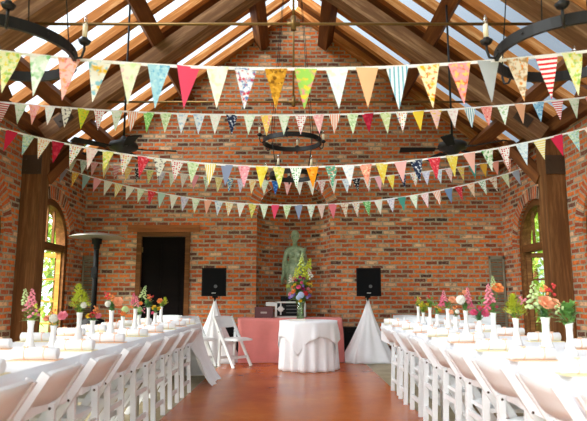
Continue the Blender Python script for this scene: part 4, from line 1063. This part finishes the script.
# ------------------------------------------------------------------ garden seen through the windows
def tree(x, y, h, r, lb, sd):
    t = empty('garden_tree', (x, y, -.12), lb, 'tree', 'trees outside the windows')
    m = MB(); m.tube([(0, 0, 0), (.05, 0, h * .3), (0, .05, h * .6)], [.14, .1, .05], 10); m.build('trunk', M_POST, t)
    m = MB(); rn = random.Random(sd)
    for k in range(1500):
        d = Vector((rn.gauss(0, 1), rn.gauss(0, 1), rn.gauss(0, 1))).normalized() * (rn.random() ** .4)
        c = Vector((d.x * r, d.y * r, h * .55 + d.z * h * .45))
        leaf(m, c, (rn.uniform(-1, 1), rn.uniform(-1, 1), rn.uniform(-.6, .6)), rn.uniform(.16, .3), rn.uniform(.09, .16), .3)
    o = m.build('crown', (M_LF1, M_LF2, M_LF3)[sd % 3], t); o['kind'] = 'stuff'
tree(-5.9, 12.6, 4.8, 1.6, 'leafy green tree outside the far left arched window', 1)
tree(-6.8, 16.4, 6.0, 1.9, 'taller tree farther beyond the left arched window', 3)
tree(-11.4, 15.0, 7.0, 2.2, 'broad tree at the back of the garden on the left', 2)
tree(5.9, 12.7, 4.8, 1.6, 'leafy green tree outside the far right arched window', 4)
tree(6.9, 16.5, 6.0, 1.9, 'taller tree farther beyond the right arched window', 7)
tree(11.5, 15.0, 7.0, 2.2, 'broad tree at the back of the garden on the right', 5)

# ------------------------------------------------------------------ sky and sun
w = bpy.data.worlds.new('sky'); sc.world = w; w.use_nodes = True
nt = w.node_tree; nt.nodes.clear()
out = nt.nodes.new('ShaderNodeOutputWorld'); bg = nt.nodes.new('ShaderNodeBackground'); nt.links.new(bg.outputs[0], out.inputs[0])
tc = nt.nodes.new('ShaderNodeTexCoord')
dp = nt.nodes.new('ShaderNodeVectorMath'); dp.operation = 'DOT_PRODUCT'
dp.inputs[1].default_value = Vector((-.86, -.25, .45)).normalized(); nt.links.new(tc.outputs['Generated'], dp.inputs[0])
mr = nt.nodes.new('ShaderNodeMapRange'); mr.inputs[1].default_value = -.35; mr.inputs[2].default_value = .8; nt.links.new(dp.outputs['Value'], mr.inputs[0])
cr = nt.nodes.new('ShaderNodeValToRGB'); nt.links.new(mr.outputs[0], cr.inputs[0])
cr.color_ramp.elements[0].color = (.82, .92, 1.0, 1); cr.color_ramp.elements[1].color = (1, .97, .92, 1)
nt.links.new(cr.outputs[0], bg.inputs[0])
m1 = nt.nodes.new('ShaderNodeMath'); m1.operation = 'MULTIPLY_ADD'; nt.links.new(mr.outputs[0], m1.inputs[0]); m1.inputs[1].default_value = 4.0; m1.inputs[2].default_value = .85
nt.links.new(m1.outputs[0], bg.inputs[1])
ld = bpy.data.lights.new('sun', 'SUN'); ld.energy = 9.0; ld.angle = R(30); ld.color = (1, .985, .95)
so = bpy.data.objects.new('sun', ld); C.objects.link(so); so.location = (-5, -10, 12)
so.rotation_euler = Vector((.87, .5, -.62)).to_track_quat('-Z', 'Y').to_euler()

# ------------------------------------------------------------------ camera
cd = bpy.data.cameras.new('camera'); cam = bpy.data.objects.new('camera', cd); C.objects.link(cam); sc.camera = cam
cd.sensor_width = 36; cd.lens = 570 / 587 * 36
cam.location = (0, 0, 1.10); cam.rotation_euler = (R(90) + math.atan(87.5 / 570), 0, 0)
cd.dof.use_dof = True; cd.dof.focus_distance = 9.0; cd.dof.aperture_fstop = 3.2
cd.clip_start = .05
sc.view_settings.view_transform = 'Standard'; sc.view_settings.look = 'None'; sc.view_settings.gamma = 1
sc.view_settings.use_curve_mapping = False
sc.view_settings.exposure = 0.86
cy = sc.cycles
cy.max_bounces = 8; cy.diffuse_bounces = 4; cy.glossy_bounces = 3; cy.transparent_max_bounces = 12; cy.sample_clamp_indirect = 6
cy.use_denoising = True
